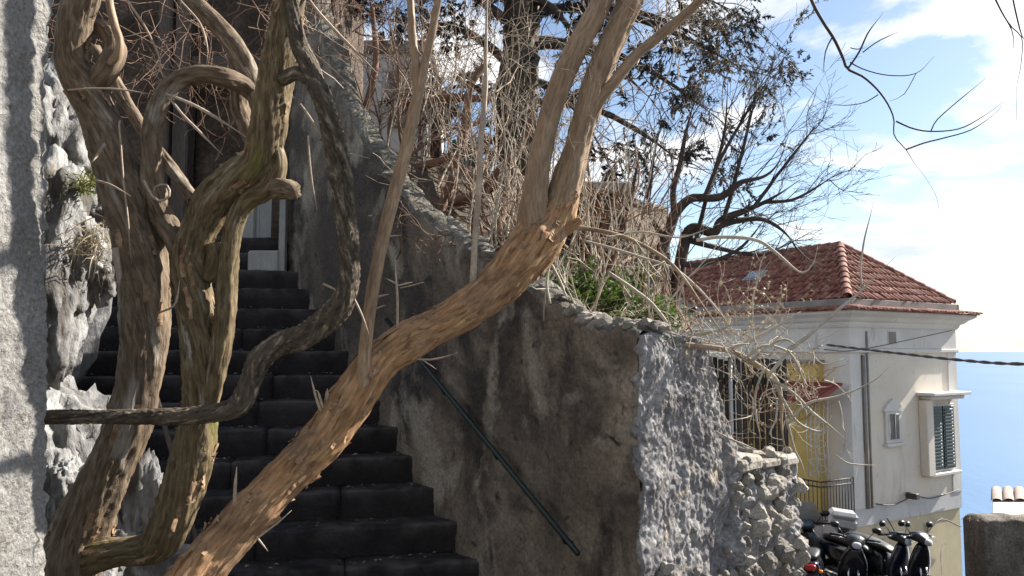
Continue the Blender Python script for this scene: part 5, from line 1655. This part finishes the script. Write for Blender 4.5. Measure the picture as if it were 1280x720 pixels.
# cracks' cable loops low on the wall
for ln in ([(0.75, -2.2), (1.5, -2.3), (2.4, -2.18), (3.3, -2.3), (4.6, -2.2)], [(1.2, -2.6), (1.9, -3.3), (2.8, -3.25), (3.6, -2.9), (4.6, -3.2)]):
    C, _s = catmull(hp([[u, -0.09, z] for u, z in ln]), 40)
    V, Fs = tube(C, 0.016, 6)
    put('wall_cable', V, Fs, M['iron'], houseT)
hbox('lamp', 2.1, 2.25, -0.35, -0.05, -2.2, -2.05, 'iron')
hbox('side_door', LU - 0.02, LU + 0.02, 0.3, 0.7, -1.5, 0.2, 'dark_gap')

# yellow bay, awning and balcony on the left face
hbox('yellow_bay', -0.3, 0.0, 0.75, 4.2, -2.6, 1.3, 'yellow')
hbox('bay_roof', -0.36, 0.0, 0.7, 4.25, 1.3, 1.38, 'parapet')
hbox('lower_bay', -0.26, 0.03, 0.8, 4.2, -9, -2.6, 'house')
aw = []
V = hp([[-0.3, 0.0, 0.82], [-1.3, 0.0, 0.5], [-1.3, 2.0, 0.5], [-0.3, 2.0, 0.82], [-0.3, 0.0, 0.76], [-1.3, 0.0, 0.36], [-1.3, 2.0, 0.36], [-0.3, 2.0, 0.76]])
put('awning', V, np.array([[0, 1, 2, 3], [4, 7, 6, 5], [0, 4, 5, 1], [1, 5, 6, 2], [2, 6, 7, 3], [0, 3, 7, 4]]), M['awning'], houseT, smooth=False)
bal = hbox('balcony_slab', -1.3, 0.0, -0.05, 2.4, -2.75, -2.5, 'parapet')
for (p0, p1) in (((-1.27, -0.02), (-1.27, 2.37)), ((-1.27, -0.02), (-0.02, -0.02))):
    for z in (-1.5, -1.62, -2.42):
        V, Fs = tube(hp([[p0[0], p0[1], z], [(p0[0] + p1[0]) / 2, (p0[1] + p1[1]) / 2, z], [p1[0], p1[1], z]]), 0.02, 6)
        put('rail', V, Fs, M['iron'], bal)
    n = 20 if p1[1] > 1 else 11
    for k in range(n + 1):
        t = k / n
        u, w = p0[0] + (p1[0] - p0[0]) * t, p0[1] + (p1[1] - p0[1]) * t
        V, Fs = tube(hp([[u, w, -2.5], [u, w, -2.1], [u, w, -1.5]]), 0.012, 5)
        put('baluster', V, Fs, M['iron'], bal)
# scrolled iron screen that closes the balcony end
scr = []
for w0 in np.arange(0.0, 0.7, 0.12):
    scr.append(tube(hp([[-0.9, w0, -1.5], [-0.9, w0 + 0.04, -0.6], [-0.9, w0, 0.4]]), 0.012, 5))
for k in range(12):
    z = -1.4 + k * 0.15
    a = np.linspace(0, 2 * math.pi, 14)
    scr.append(tube(hp(np.column_stack([0 * a - 0.9, 0.33 + 0.13 * np.cos(a) + 0.1 * (-1) ** k, z + 0.08 * np.sin(a)])), 0.01, 5, cap=False))
V, Fs = join(scr)
put('iron_screen', V, Fs, M['pale_iron'], houseT)

# ------------------------------------------------------------------ other buildings and garden structures
# pale building behind the shrubs
pbT = thing('pale_building', 'pale plain building seen through the shrubs beside the dark house', 'building', P(470, 330, 12.5))
x0, x1 = P(440, 0, 12.5)[0], P(536, 0, 12.5)[0]
V, Fs = bevel_box(x0 - 1.2, x1, 12.5, 15.5, 1.0, P(500, 66, 12.5)[2], 0.02)
put('wall', V, Fs, M['trim'], pbT, smooth=False)
V, Fs = bevel_box(x0 - 1.3, x1 + 0.08, 12.42, 15.6, P(500, 66, 12.5)[2], P(500, 52, 12.5)[2], 0.02)
put('roof_edge', V, Fs, M['parapet'], pbT, smooth=False)
V, Fs = bevel_box(x1 - 0.62, x1 - 0.3, 12.44, 12.52, P(500, 160, 12.5)[2], P(500, 90, 12.5)[2], 0.01)
w1 = put('window', V, Fs, M['slab'], pbT, smooth=False)
V, Fs = bevel_box(x0 + 0.2, x0 + 0.5, 12.45, 12.52, P(500, 140, 12.5)[2], P(500, 100, 12.5)[2], 0.01)
w1 = put('window', V, Fs, M['trim'], pbT, smooth=False)
V, Fs = bevel_box(x1 - 0.02, x1 + 0.12, 12.6, 12.75, 2.0, P(500, 130, 12.5)[2], 0.02)
put('post', V, Fs, M['bark_dark'], pbT, smooth=False)

# ruined stone pillar among the dry stalks
cpT = thing('ruined_pillar', 'square ruined brown stone pillar with a flat cap behind the dry stalks', 'pillar', P(748, 380, 7.4))
c = P(748, 300, 7.4)
zt_, zc = P(748, 246, 7.4)[2], P(748, 234, 7.4)[2]
X = []
nzp = 70
hw = 0.215
zzp = np.linspace(1.2, zt_, nzp)
loop = []
for k in range(40):
    t = k / 40 * 4
    sdi = int(t)
    f_ = t - sdi
    a_, b_ = [((-1, -1), (1, -1)), ((1, -1), (1, 1)), ((1, 1), (-1, 1)), ((-1, 1), (-1, -1))][sdi]
    loop.append((a_[0] + (b_[0] - a_[0]) * f_, a_[1] + (b_[1] - a_[1]) * f_))
loop = np.array(loop) * hw
Vp = np.stack([np.column_stack([c[0] + loop[:, 0], c[1] + loop[:, 1], np.full(40, z)]) for z in zzp], 0)
q = Vp.reshape(-1, 3)
q = q + norm(np.column_stack([np.tile(loop, (nzp, 1)), np.zeros(len(q))])) * (0.03 * fbm(q * 6, 4) + 0.02 * np.abs(fbm(q * 14, 3)))[:, None]
i = np.arange(nzp - 1)[:, None] * 40
j = np.arange(40)[None, :]
put('shaft', q, np.stack([i + j, i + (j + 1) % 40, i + 40 + (j + 1) % 40, i + 40 + j], -1).reshape(-1, 4), M['facade'], cpT)
V, Fs = bevel_box(c[0] - 0.27, c[0] + 0.27, c[1] - 0.27, c[1] + 0.27, zt_ - 0.01, zc, 0.015)
put('cap', V, Fs, M['parapet'], cpT, smooth=False)

# dark slatted gate behind the end of the wall
M['slat'] = make_mat('dark_slat', [(0.3, (0.028, 0.022, 0.02)), (0.7, (0.06, 0.05, 0.045))], scale=4, stretch=(1, 1, 0.2), fine=0.3, bump=0.3, rough=0.8, rand=0.3)
GYd = 7.6
gl, gr = P(862, 500, GYd)[0], P(985, 500, GYd)[0]
gt, gb = P(900, 448, GYd)[2], ground_z(2.0, GYd) - 0.05
gateT = thing('slatted_fence', 'dark slatted timber fence behind the end of the stair wall', 'fence', ((gl + gr) / 2, GYd, gb))
n = 17
for k in range(n):
    w = (gr - gl) / n
    V, Fs = bevel_box(gl + k * w + 0.006, gl + (k + 1) * w - 0.006, GYd - 0.01 + rng.normal(0, 0.004), GYd + 0.012, gb + 0.05, gt + rng.normal(0, 0.008), 0.003)
    put('slat', V, Fs, M['slat'], gateT, smooth=False)
for z in (gt - 0.25, gb + 0.5):
    V, Fs = bevel_box(gl - 0.05, gr + 0.02, GYd + 0.02, GYd + 0.06, z, z + 0.07, 0.004)
    put('rail', V, Fs, M['slat'], gateT, smooth=False)
xx = P(915, 500, GYd - 0.1)[0]
V, Fs = tube(np.array([[xx, GYd - 0.06, gb], [xx, GYd - 0.06, 0.5], [xx, GYd - 0.06, gt + 0.03]]), 0.02, 10)
put('post', V, Fs, M['pale_iron'], gateT)
V, Fs = bevel_box(gl - 0.1, P(925, 446, GYd)[0], GYd - 0.16, GYd + 0.1, gt + 0.012, gt + 0.06, 0.005)
put('top_board', V, Fs, M['pale_iron'], gateT, smooth=False)
# dry creeper on the fence; its pale leaves are added as sun flecks
shrub('dry creeper clinging to the dark slats, pale leaves standing in for sun flecks', 925, 560, 7.45, 9, 1.0, 0.004, M['twig_rust'], (0, 0, 1), 0.45, (0.3, 0.02), (4, 4), 0.25, (0, 0, 0.02), leaf=(M['leaf_dry'], 420, 0.03), name='dry_creeper', cat='creeper')

# balustrade and dish beyond the fence
blT = thing('balustrade', 'small white balustrade of a terrace seen above the slatted fence', 'balustrade', P(888, 440, 13.0))
bz0, bz1 = P(888, 430, 13.0)[2], P(888, 414, 13.0)[2]
bx0, bx1 = P(864, 420, 13.0)[0], P(925, 420, 13.0)[0]
V, Fs = bevel_box(bx0, bx1, 12.95, 13.07, bz1, bz1 + 0.035, 0.008)
put('top_rail', V, Fs, M['trim'], blT, smooth=False)
V, Fs = bevel_box(bx0, bx1, 12.92, 13.6, bz0 - 2.5, bz0, 0.008)
put('terrace_wall', V, Fs, M['trim'], blT, smooth=False)
for k in range(13):
    x = bx0 + (bx1 - bx0) * (k + 0.5) / 13
    V, Fs = tube(np.array([[x, 13.0, bz0 - 0.01], [x, 13.0, bz0 + 0.05], [x, 13.0, bz0 + 0.1], [x, 13.0, bz1 + 0.01]]), np.array([0.012, 0.02, 0.014, 0.012]), 8)
    put('baluster', V, Fs, M['trim'], blT)
dsT = thing('satellite_dish', 'beige satellite dish showing beside the wall top weeds', 'dish', P(853, 425, 11.0))
c = P(850, 394, 11.0)
ax = norm(np.array([0.5, -0.75, 0.25]))
s1 = norm(np.cross(ax, [0, 0, 1.0]))
s2 = np.cross(s1, ax)
rings = []
for k in range(7):
    r = 0.25 * k / 6 + 0.001
    a = np.linspace(0, 2 * math.pi, 29)[:-1]
    rings.append(c + ax * (r * r * 0.8) + r * (np.cos(a)[:, None] * s1 + np.sin(a)[:, None] * s2))
rv = np.stack(rings, 0)
i = np.arange(6)[:, None] * 28
j = np.arange(28)[None, :]
put('reflector', rv.reshape(-1, 3), np.stack([i + j, i + (j + 1) % 28, i + 28 + (j + 1) % 28, i + 28 + j], -1).reshape(-1, 4), M['slab'], dsT)
V, Fs = tube(np.array([c - s2 * 0.24, c - s2 * 0.2 + ax * 0.15, c + ax * 0.25]), 0.01, 6)
put('arm', V, Fs, M['iron'], dsT)
V, Fs = tube(np.array([c + ax * 0.2, c + ax * 0.26, c + ax * 0.31]), np.array([0.03, 0.035, 0.025]), 10)
put('receiver', V, Fs, M['iron'], dsT)
V, Fs = tube(np.array([c - ax * 0.02, c - ax * 0.06 - np.array([0, 0, 0.3]), c - ax * 0.06 - np.array([0, 0, 3.0])]), 0.02, 8)
put('mast', V, Fs, M['pipe'], dsT)

# cables over the road
cbT = None
pc = [P(1034, 431, 19.6), P(1110, 440, 17.0), P(1200, 450, 14.5), P(1280, 455, 12.5), P(1420, 452, 10.5)]
C, _s = catmull(np.array(pc), 60)
t_ = np.linspace(0, 60, 60)
two = []
for ph in (0, math.pi):
    two.append(tube(C + 0.014 * np.stack([np.cos(t_ + ph), 0 * t_, np.sin(t_ + ph)], 1), 0.018, 6))
V, Fs = join(two)
tag(put('power_cable', V, Fs, M['iron']), 'thick twisted black cable sagging across the house front towards the sea', 'cable')
for pc, lb in (([P(1030, 437, 19.4), P(1075, 437, 19.7), P(1190, 413, 22.0)], 'thin straight wire strung below the cornice of the house'),):
    C, _s = catmull(np.array(pc), 30)
    V, Fs = tube(C, 0.012, 5)
    tag(put('wire', V, Fs, M['iron']), lb, 'wire')

# dark parapet wall at the roadside and a small shed roof past it
X0 = P(1230, 680, 9.0)[0]
nxp, nzp = 120, 90
zt2 = P(1212, 652, 9.0)[2]
xs = np.linspace(X0, X0 + 4.5, nxp)
tp2 = zt2 - 0.03 * (xs - X0) + 0.03 * fbm(np.column_stack([xs * 5, xs * 0, xs * 0]), 3) - 0.06 * np.clip(1 - (xs - X0) / 0.08, 0, 1) ** 2
G = []
for k in range(14):
    G.append(np.column_stack([np.full(nxp, 0.0) + X0 * 1.0 + (xs - X0) * 0 + 0, 0 * xs, 0 * xs]))
rowsr = []
for v in np.linspace(0, 1, nzp):
    rowsr.append(np.column_stack([xs, 9.0 + 0.12 * (xs - X0) + 0 * xs, -2.2 + (tp2 + 2.2) * v]))
for v in np.linspace(0.1, 1, 8):
    rowsr.append(np.column_stack([xs, 9.0 + 0.12 * (xs - X0) + 0.4 * v, tp2 + 0.03 * math.sin(v * math.pi)]))
rowsr.append(np.column_stack([xs, 9.4 + 0.12 * (xs - X0), tp2 * 0 - 2.2]))
rv = np.stack(rowsr, 1)
lf = rv[:1].copy()
cen = rv[0].mean(0)
lf[0] = np.column_stack([np.full(rv.shape[1], X0), np.full(rv.shape[1], 9.2), rv[0, :, 2]])
rv = np.concatenate([lf, rv], 0)
q = rv.reshape(-1, 3)
q = q + np.array([-0.3, -0.9, 0.2]) * (0.035 * fbm(q * 4, 4) + 0.02 * fbm(q * 14, 3))[:, None]
M['tufa'] = make_mat('tufa_wall', [(0.3, (0.08, 0.066, 0.054)), (0.5, (0.14, 0.12, 0.1)), (0.75, (0.24, 0.21, 0.18))], scale=4, detail=9, fine=0.35, fine_scale=40, bump=0.8, bump_scale=25, bump_dist=0.025, rough=0.95, layers=[(2.5, 0.58, 0.68, (0.04, 0.032, 0.028), (1, 1, 0.5))])
tag(put('roadside_wall', q, gridfaces(rv.shape[0], rv.shape[1]), M['tufa']), 'dark rough roadside wall beside the parked scooters above the sea', 'wall')
V, f = blades(160, np.array([X0 + 0.35, 9.12, zt2 + 0.0]), (0.35, 0.05, 0.005), 0.06, 0.003, 1.0, 0.3)
V[:, 2] = np.maximum(V[:, 2], zt2 - 0.06)
tag(put('dry_grass', V, f, M['leaf_dry']), 'fringe of short dry grass along the roadside wall top', 'grass')

shT = thing('small_shed', 'small tile topped shed behind the dark roadside wall', 'shed', (*P(1262, 700, 10.5)[:2], -2.6))
sx0 = P(1242, 640, 10.5)[0]
z1 = P(1242, 656, 10.5)[2]
V, Fs = bevel_box(sx0, sx0 + 2.4, 10.5, 12.3, -3.0, z1, 0.02)
V[:, 0] += (V[:, 1] - 10.4) * 0.6
put('wall', V, Fs, M['tufa'], shT, smooth=False)
V, Fs = bevel_box(sx0 - 0.05, sx0 + 0.1, 10.42, 10.6, -3.0, z1 - 0.1, 0.02)
put('corner_post', V, Fs, M['trim'], shT, smooth=False)
V, Fs = bevel_box(sx0 - 0.08, sx0 + 2.5, 10.4, 12.4, z1 + 0.002, z1 + 0.05, 0.01)
V[:, 2] += (V[:, 1] - 10.4) * 0.03
V[:, 0] += (V[:, 1] - 10.4) * 0.6
put('roof_slab', V, Fs, M['trim'], shT, smooth=False)
for k in range(14):
    x = sx0 - 0.02 + k * 0.17
    a = np.linspace(0, math.pi, 7)
    Vt = []
    for yv, rs in ((11.6, 1.0), (11.95, 0.95), (12.4, 0.9)):
        for an in a:
            Vt.append([x + math.cos(an) * 0.085 * rs + (yv - 10.4) * 0.6, yv, z1 + 0.05 + (yv - 10.4) * 0.03 + math.sin(an) * 0.05 * rs + (yv - 11.6) * 0.03])
    put('roof_tile', np.array(Vt), np.array([[r_ * 7 + i_, r_ * 7 + i_ + 1, r_ * 7 + 8 + i_, r_ * 7 + 7 + i_] for r_ in range(2) for i_ in range(6)]), M['old_tile'], shT)

# pale pole leaning on the stair behind the stems
C = np.array([P(188, 470, 5.3), P(215, 565, 5.0), P(252, 705, 4.7)])
V, Fs = tube(C, 0.016, 8)
tag(put('leaning_pole', V, Fs, M['pilaster']), 'thin grey pole leaning on the dark steps behind the forked stems', 'pole')

# teal sheet of plastic caught in the shrubs
X, Z = np.meshgrid(np.linspace(0, 1, 16), np.linspace(0, 1, 22), indexing='ij')
p0, p1 = P(560, 176, 7.8), P(592, 232, 7.8)
V = np.stack([p0[0] + (p1[0] - p0[0]) * X + 0.06 * (1 - Z), p0[1] + 0.05 * np.sin(X * 9 + Z * 3), p1[2] + (p0[2] - p1[2]) * Z], -1).reshape(-1, 3)
V = V + 0.03 * np.stack([fbm(V * 5 + k * 7, 3) for k in range(3)], 1)
M['teal'] = plain('teal_plastic', (0.06, 0.2, 0.19), rough=0.45)
tag(put('plastic_sheet', V, gridfaces(16, 22), M['teal']), 'crumpled teal plastic sheet caught among the rusty shrubs', 'sheet')

# ------------------------------------------------------------------ scooters
M['black_plastic'] = plain('black_plastic', (0.014, 0.014, 0.016), rough=0.4, spec=0.5)
M['paint_black'] = plain('paint_black', (0.012, 0.013, 0.018), rough=0.16, spec=0.6)
M['paint_blue'] = plain('paint_blue', (0.008, 0.011, 0.026), rough=0.15, spec=0.6)
M['paint_silver'] = plain('paint_silver', (0.42, 0.42, 0.43), rough=0.25, metallic=0.4)
M['paint_white'] = plain('paint_white', (0.72, 0.72, 0.71), rough=0.2, spec=0.5)
M['seat_vinyl'] = plain('seat_vinyl', (0.02, 0.02, 0.021), rough=0.5)
M['rubber'] = plain('rubber', (0.02, 0.02, 0.02), rough=0.85)
M['chrome'] = plain('chrome', (0.6, 0.6, 0.6), rough=0.12, metallic=1.0)
M['red_lens'] = plain('red_lens', (0.5, 0.02, 0.015), rough=0.15, spec=0.6)
M['amber_lens'] = plain('amber_lens', (0.75, 0.2, 0.03), rough=0.15, spec=0.6)
M['clear_lens'] = plain('clear_lens', (0.6, 0.62, 0.64), rough=0.08, spec=0.8)
M['case_grey'] = plain('case_grey', (0.36, 0.36, 0.36), rough=0.35)


def loft(secs, n=20, pw=2.6):
    """secs: (x, z, half width, half height): rounded sections along the machine"""
    a = np.arange(n) * 2 * math.pi / n
    cx, sx = np.cos(a), np.sin(a)
    ux = np.sign(cx) * np.abs(cx) ** (2 / pw)
    uz = np.sign(sx) * np.abs(sx) ** (2 / pw)
    S_ = np.array(secs, float)
    S_, _ = catmull(np.column_stack([S_[:, 0], 0 * S_[:, 0], S_[:, 1], S_[:, 2], S_[:, 3]]), max(10, len(secs) * 4))
    V = np.stack([np.column_stack([np.full(n, r[0]), ux * r[3], r[2] + uz * r[4]]) for r in S_], 0)
    m = len(S_)
    V = np.vstack([V.reshape(-1, 3), [[S_[0, 0], 0, S_[0, 2]], [S_[-1, 0], 0, S_[-1, 2]]]])
    i = np.arange(m - 1)[:, None] * n
    j = np.arange(n)[None, :]
    q_ = np.stack([i + j, i + (j + 1) % n, i + n + (j + 1) % n, i + n + j], -1).reshape(-1, 4)
    jj = np.arange(n)
    k = m * n
    t_ = np.vstack([np.stack([np.full(n, k), (jj + 1) % n, jj], 1), np.stack([np.full(n, k + 1), (m - 1) * n + jj, (m - 1) * n + (jj + 1) % n], 1)])
    return V, [q_, t_]


def torus(x, z, R_, r, n=28, m=10, sq=1.0):
    a = np.arange(n + 1) * 2 * math.pi / n
    return tube(np.column_stack([x + R_ * np.cos(a), 0 * a, z + R_ * np.sin(a)]), r, m, cap=False)


def lathe_y(x, z, prof, n=20):
    a = np.arange(n) * 2 * math.pi / n
    V = np.stack([np.column_stack([x + r * np.cos(a), np.full(n, y), z + r * np.sin(a)]) for y, r in prof], 0)
    m = len(prof)
    i = np.arange(m - 1)[:, None] * n
    j = np.arange(n)[None, :]
    return V.reshape(-1, 3), np.stack([i + j, i + (j + 1) % n, i + n + (j + 1) % n, i + n + j], -1).reshape(-1, 4)


def mirror_pair(fn):
    for s in (-1, 1):
        fn(s)


def scooter(label, x, y, yaw, paint, case=False, screen=False, lean=-0.12, rack=False):
    T = thing('scooter', label, 'scooter', (x, y, float(ground_z(np.array(x), np.array(y)))), 'scooters parked below the stone pier', yaw)
    T.rotation_euler = (lean, 0, yaw)

    def mk(name, geo, mat, parent=T, smooth=True):
        return put(name, geo[0], geo[1], M[mat], parent, smooth, local=True)
    for xw in (-0.62, 0.68):
        w = mk('wheel', torus(xw, 0.24, 0.18, 0.058), 'rubber')
        mk('rim', lathe_y(xw, 0.24, [(-0.045, 0.001), (-0.05, 0.05), (-0.03, 0.06), (-0.03, 0.12), (-0.045, 0.135), (0.045, 0.135), (0.03, 0.12), (0.03, 0.06), (0.05, 0.05), (0.045, 0.001)]), 'paint_silver', w)
    mk('rear_body', loft([(-0.92, 0.72, 0.06, 0.03), (-0.86, 0.68, 0.12, 0.09), (-0.6, 0.6, 0.17, 0.17), (-0.3, 0.56, 0.18, 0.2), (-0.08, 0.48, 0.16, 0.2), (0.0, 0.42, 0.14, 0.16)]), paint)
    mk('seat', loft([(-0.82, 0.8, 0.08, 0.02), (-0.7, 0.81, 0.14, 0.055), (-0.4, 0.8, 0.165, 0.06), (-0.2, 0.77, 0.16, 0.055), (-0.02, 0.74, 0.11, 0.045), (0.06, 0.7, 0.05, 0.02)]), 'seat_vinyl')
    mk('floorboard', loft([(-0.1, 0.32, 0.15, 0.05), (0.1, 0.3, 0.17, 0.04), (0.36, 0.3, 0.17, 0.04), (0.46, 0.34, 0.15, 0.05)]), 'black_plastic')
    mk('engine_cover', loft([(-0.8, 0.26, 0.1, 0.08), (-0.5, 0.28, 0.14, 0.12), (-0.15, 0.28, 0.1, 0.09)]), 'black_plastic')
    # leg shield: sweeps up to the steering head
    V, Fs = loft([(0.0, 0.0, 0.17, 0.05), (0.2, 0.0, 0.21, 0.06), (0.42, 0.0, 0.2, 0.075), (0.6, 0.0, 0.13, 0.075), (0.68, 0.0, 0.08, 0.05)])
    Vr = V.copy()
    th_ = 1.2
    Vr[:, 0] = 0.47 + V[:, 0] * math.cos(th_) * 0.35 - V[:, 2] * math.sin(th_)
    Vr[:, 2] = 0.3 + V[:, 0] * math.sin(th_) + V[:, 2] * math.cos(th_)
    mk('leg_shield', (Vr, Fs), paint)
    mk('front_fender', loft([(0.42, 0.36, 0.05, 0.03), (0.52, 0.45, 0.075, 0.035), (0.68, 0.49, 0.08, 0.035), (0.86, 0.44, 0.07, 0.035), (0.93, 0.36, 0.04, 0.02)]), paint)
    mirror_pair(lambda s: mk('fork', tube(np.array([[0.56, s * 0.06, 0.62], [0.62, s * 0.075, 0.45], [0.68, s * 0.08, 0.24]]), 0.018, 8), 'chrome'))
    hb_ = mk('handlebar_cowl', loft([(0.36, 1.0, 0.08, 0.03), (0.44, 1.02, 0.14, 0.06), (0.54, 1.02, 0.13, 0.075), (0.62, 0.98, 0.08, 0.06), (0.66, 0.96, 0.04, 0.03)]), 'black_plastic')
    for s in (-1, 1):
        mk('grip', tube(np.array([[0.48, s * 0.1, 1.03], [0.45, s * 0.24, 1.05], [0.4, s * 0.36, 1.04]]), 0.019, 10), 'rubber')
        mk('brake_lever', tube(np.array([[0.52, s * 0.16, 1.03], [0.53, s * 0.26, 1.04], [0.49, s * 0.35, 1.03]]), 0.007, 6), 'chrome')
        mk('mirror_stalk', tube(np.array([[0.48, s * 0.16, 1.05], [0.46, s * 0.22, 1.13], [0.43, s * 0.27, 1.18]]), 0.006, 6), 'black_plastic')
        a = np.arange(16) * 2 * math.pi / 16
        ring0 = np.column_stack([0 * a + 0.42, s * 0.3 + 0.075 * np.cos(a), 1.2 + 0.05 * np.sin(a)])
        ring1 = np.column_stack([0 * a + 0.455, s * 0.3 + 0.05 * np.cos(a), 1.2 + 0.032 * np.sin(a)])
        Vm = np.vstack([ring0, ring1, [[0.42, s * 0.3, 1.2], [0.46, s * 0.3, 1.2]]])
        jj = np.arange(16)
        mk('mirror', (Vm, [np.stack([jj, (jj + 1) % 16, 16 + (jj + 1) % 16, 16 + jj], 1), np.vstack([np.stack([np.full(16, 32), (jj + 1) % 16, jj], 1), np.stack([np.full(16, 33), 16 + jj, 16 + (jj + 1) % 16], 1)])]), 'black_plastic')
        mk('indicator', loft([(-0.9, 0.62, 0.012, 0.01), (-0.88, 0.62, 0.03, 0.022), (-0.84, 0.62, 0.03, 0.022)], 12), 'amber_lens').location = (0, s * 0.13, 0)
    mk('headlight', loft([(0.6, 0.98, 0.07, 0.05), (0.665, 0.97, 0.06, 0.045), (0.685, 0.96, 0.03, 0.02)], 16), 'clear_lens')
    mk('tail_light', loft([(-0.96, 0.7, 0.04, 0.02), (-0.945, 0.7, 0.075, 0.04), (-0.9, 0.7, 0.08, 0.045)], 16), 'red_lens')
    mk('rear_fender', loft([(-0.97, 0.4, 0.06, 0.02), (-0.93, 0.5, 0.08, 0.03), (-0.85, 0.6, 0.09, 0.04), (-0.7, 0.6, 0.09, 0.03)]), 'black_plastic')
    V, Fs = bevel_box(-0.975, -0.965, -0.09, 0.09, 0.44, 0.58, 0.003)
    mk('number_plate', (V, Fs), 'paint_white', T, False)
    V, Fs = tube(np.array([[-0.25, -0.15, 0.24], [-0.5, -0.17, 0.26], [-0.85, -0.18, 0.34]]), np.array([0.03, 0.055, 0.05]), 12)
    mk('exhaust', (V, Fs), 'chrome')
    mk('centre_stand', tube(np.array([[-0.2, -0.1, 0.26], [-0.28, -0.15, 0.1], [-0.3, -0.17, 0.0]]), 0.012, 6), 'black_plastic')
    mk('dashboard', loft([(0.34, 1.03, 0.06, 0.01), (0.4, 1.065, 0.1, 0.02), (0.5, 1.085, 0.09, 0.02), (0.56, 1.07, 0.04, 0.01)], 14), 'glass')
    if case:
        V, Fs = bevel_box(-1.12, -0.72, -0.21, 0.21, 0.93, 1.08, 0.03)
        c_ = mk('top_case', (V, Fs), 'case_grey', T, False)
        V, Fs = bevel_box(-1.13, -0.7, -0.22, 0.22, 1.085, 1.2, 0.05)
        mk('lid', (V, Fs), 'case_grey', c_, False)
        V, Fs = bevel_box(-1.0, -0.6, -0.1, 0.1, 0.86, 0.93, 0.01)
        mk('carrier', (V, Fs), 'black_plastic', T, False)
    if screen:
        X, Z = np.meshgrid(np.linspace(-1, 1, 13), np.linspace(0, 1, 10), indexing='ij')
        hw_ = 0.24 * (1 - 0.35 * Z ** 2)
        V = np.stack([0.62 - 0.16 * Z - 0.08 * X ** 2, X * hw_, 0.98 + 0.42 * Z], -1).reshape(-1, 3)
        mk('windscreen', (V, gridfaces(13, 10)), 'case_grey')
    return T


def sxy(px, Y):
    return P(px, 700, Y)[0], Y


a_ = sxy(1020, 12.7)
scooter('black scooter with silver windscreen parked against the stone pier', a_[0], a_[1], math.radians(70), 'paint_black', screen=True)
a_ = sxy(1054, 12.95)
scooter('dark scooter with a pale top case on its carrier', a_[0], a_[1], math.radians(-105), 'paint_black', case=True)
a_ = sxy(1082, 12.6)
scooter('dark blue scooter with bare handlebars beside the top case scooter', a_[0], a_[1], math.radians(-60), 'paint_blue')
a_ = sxy(1108, 12.5)
scooter('black scooter without top case parked last towards the roadside wall', a_[0], a_[1], math.radians(-65), 'paint_black')

# leaf litter on the stair
lp = []
for _ in range(260):
    n = int(rng.integers(0, 12))
    a = rng.uniform(0.02, 2.4)
    b = rng.uniform(0.03, 0.2) + (0.0 if rng.random() < 0.5 else 0.02)
    R_ = WO + WD * (n * RUN)
    lp.append([R_[0] + a * LE[0] + b * LB[0], R_[1] + a * LE[1] + b * LB[1], RISE * (n + 1) + 0.014])
lp = np.array(lp)
ang_ = rng.uniform(0, 2 * math.pi, len(lp))
d_ = np.column_stack([np.cos(ang_), np.sin(ang_), rng.normal(0, 0.12, len(lp))])
s_ = np.column_stack([-np.sin(ang_), np.cos(ang_), rng.normal(0, 0.2, len(lp))])
L_ = rng.uniform(0.02, 0.05, len(lp))[:, None]
V = np.stack([lp - d_ * L_ * 0.5, lp + s_ * L_ * 0.25 + np.array([0, 0, 0.006]), lp + d_ * L_ * 0.5, lp - s_ * L_ * 0.25 + np.array([0, 0, 0.006])], 1).reshape(-1, 3)
o = put('fallen_leaves', V, np.arange(len(lp))[:, None] * 4 + np.array([0, 1, 2, 3]), M['leaf_dry'], None, smooth=False)
o['kind'] = 'stuff'
o['label'] = 'scattered dry leaves lying on the dark stair'
o['category'] = 'leaves'
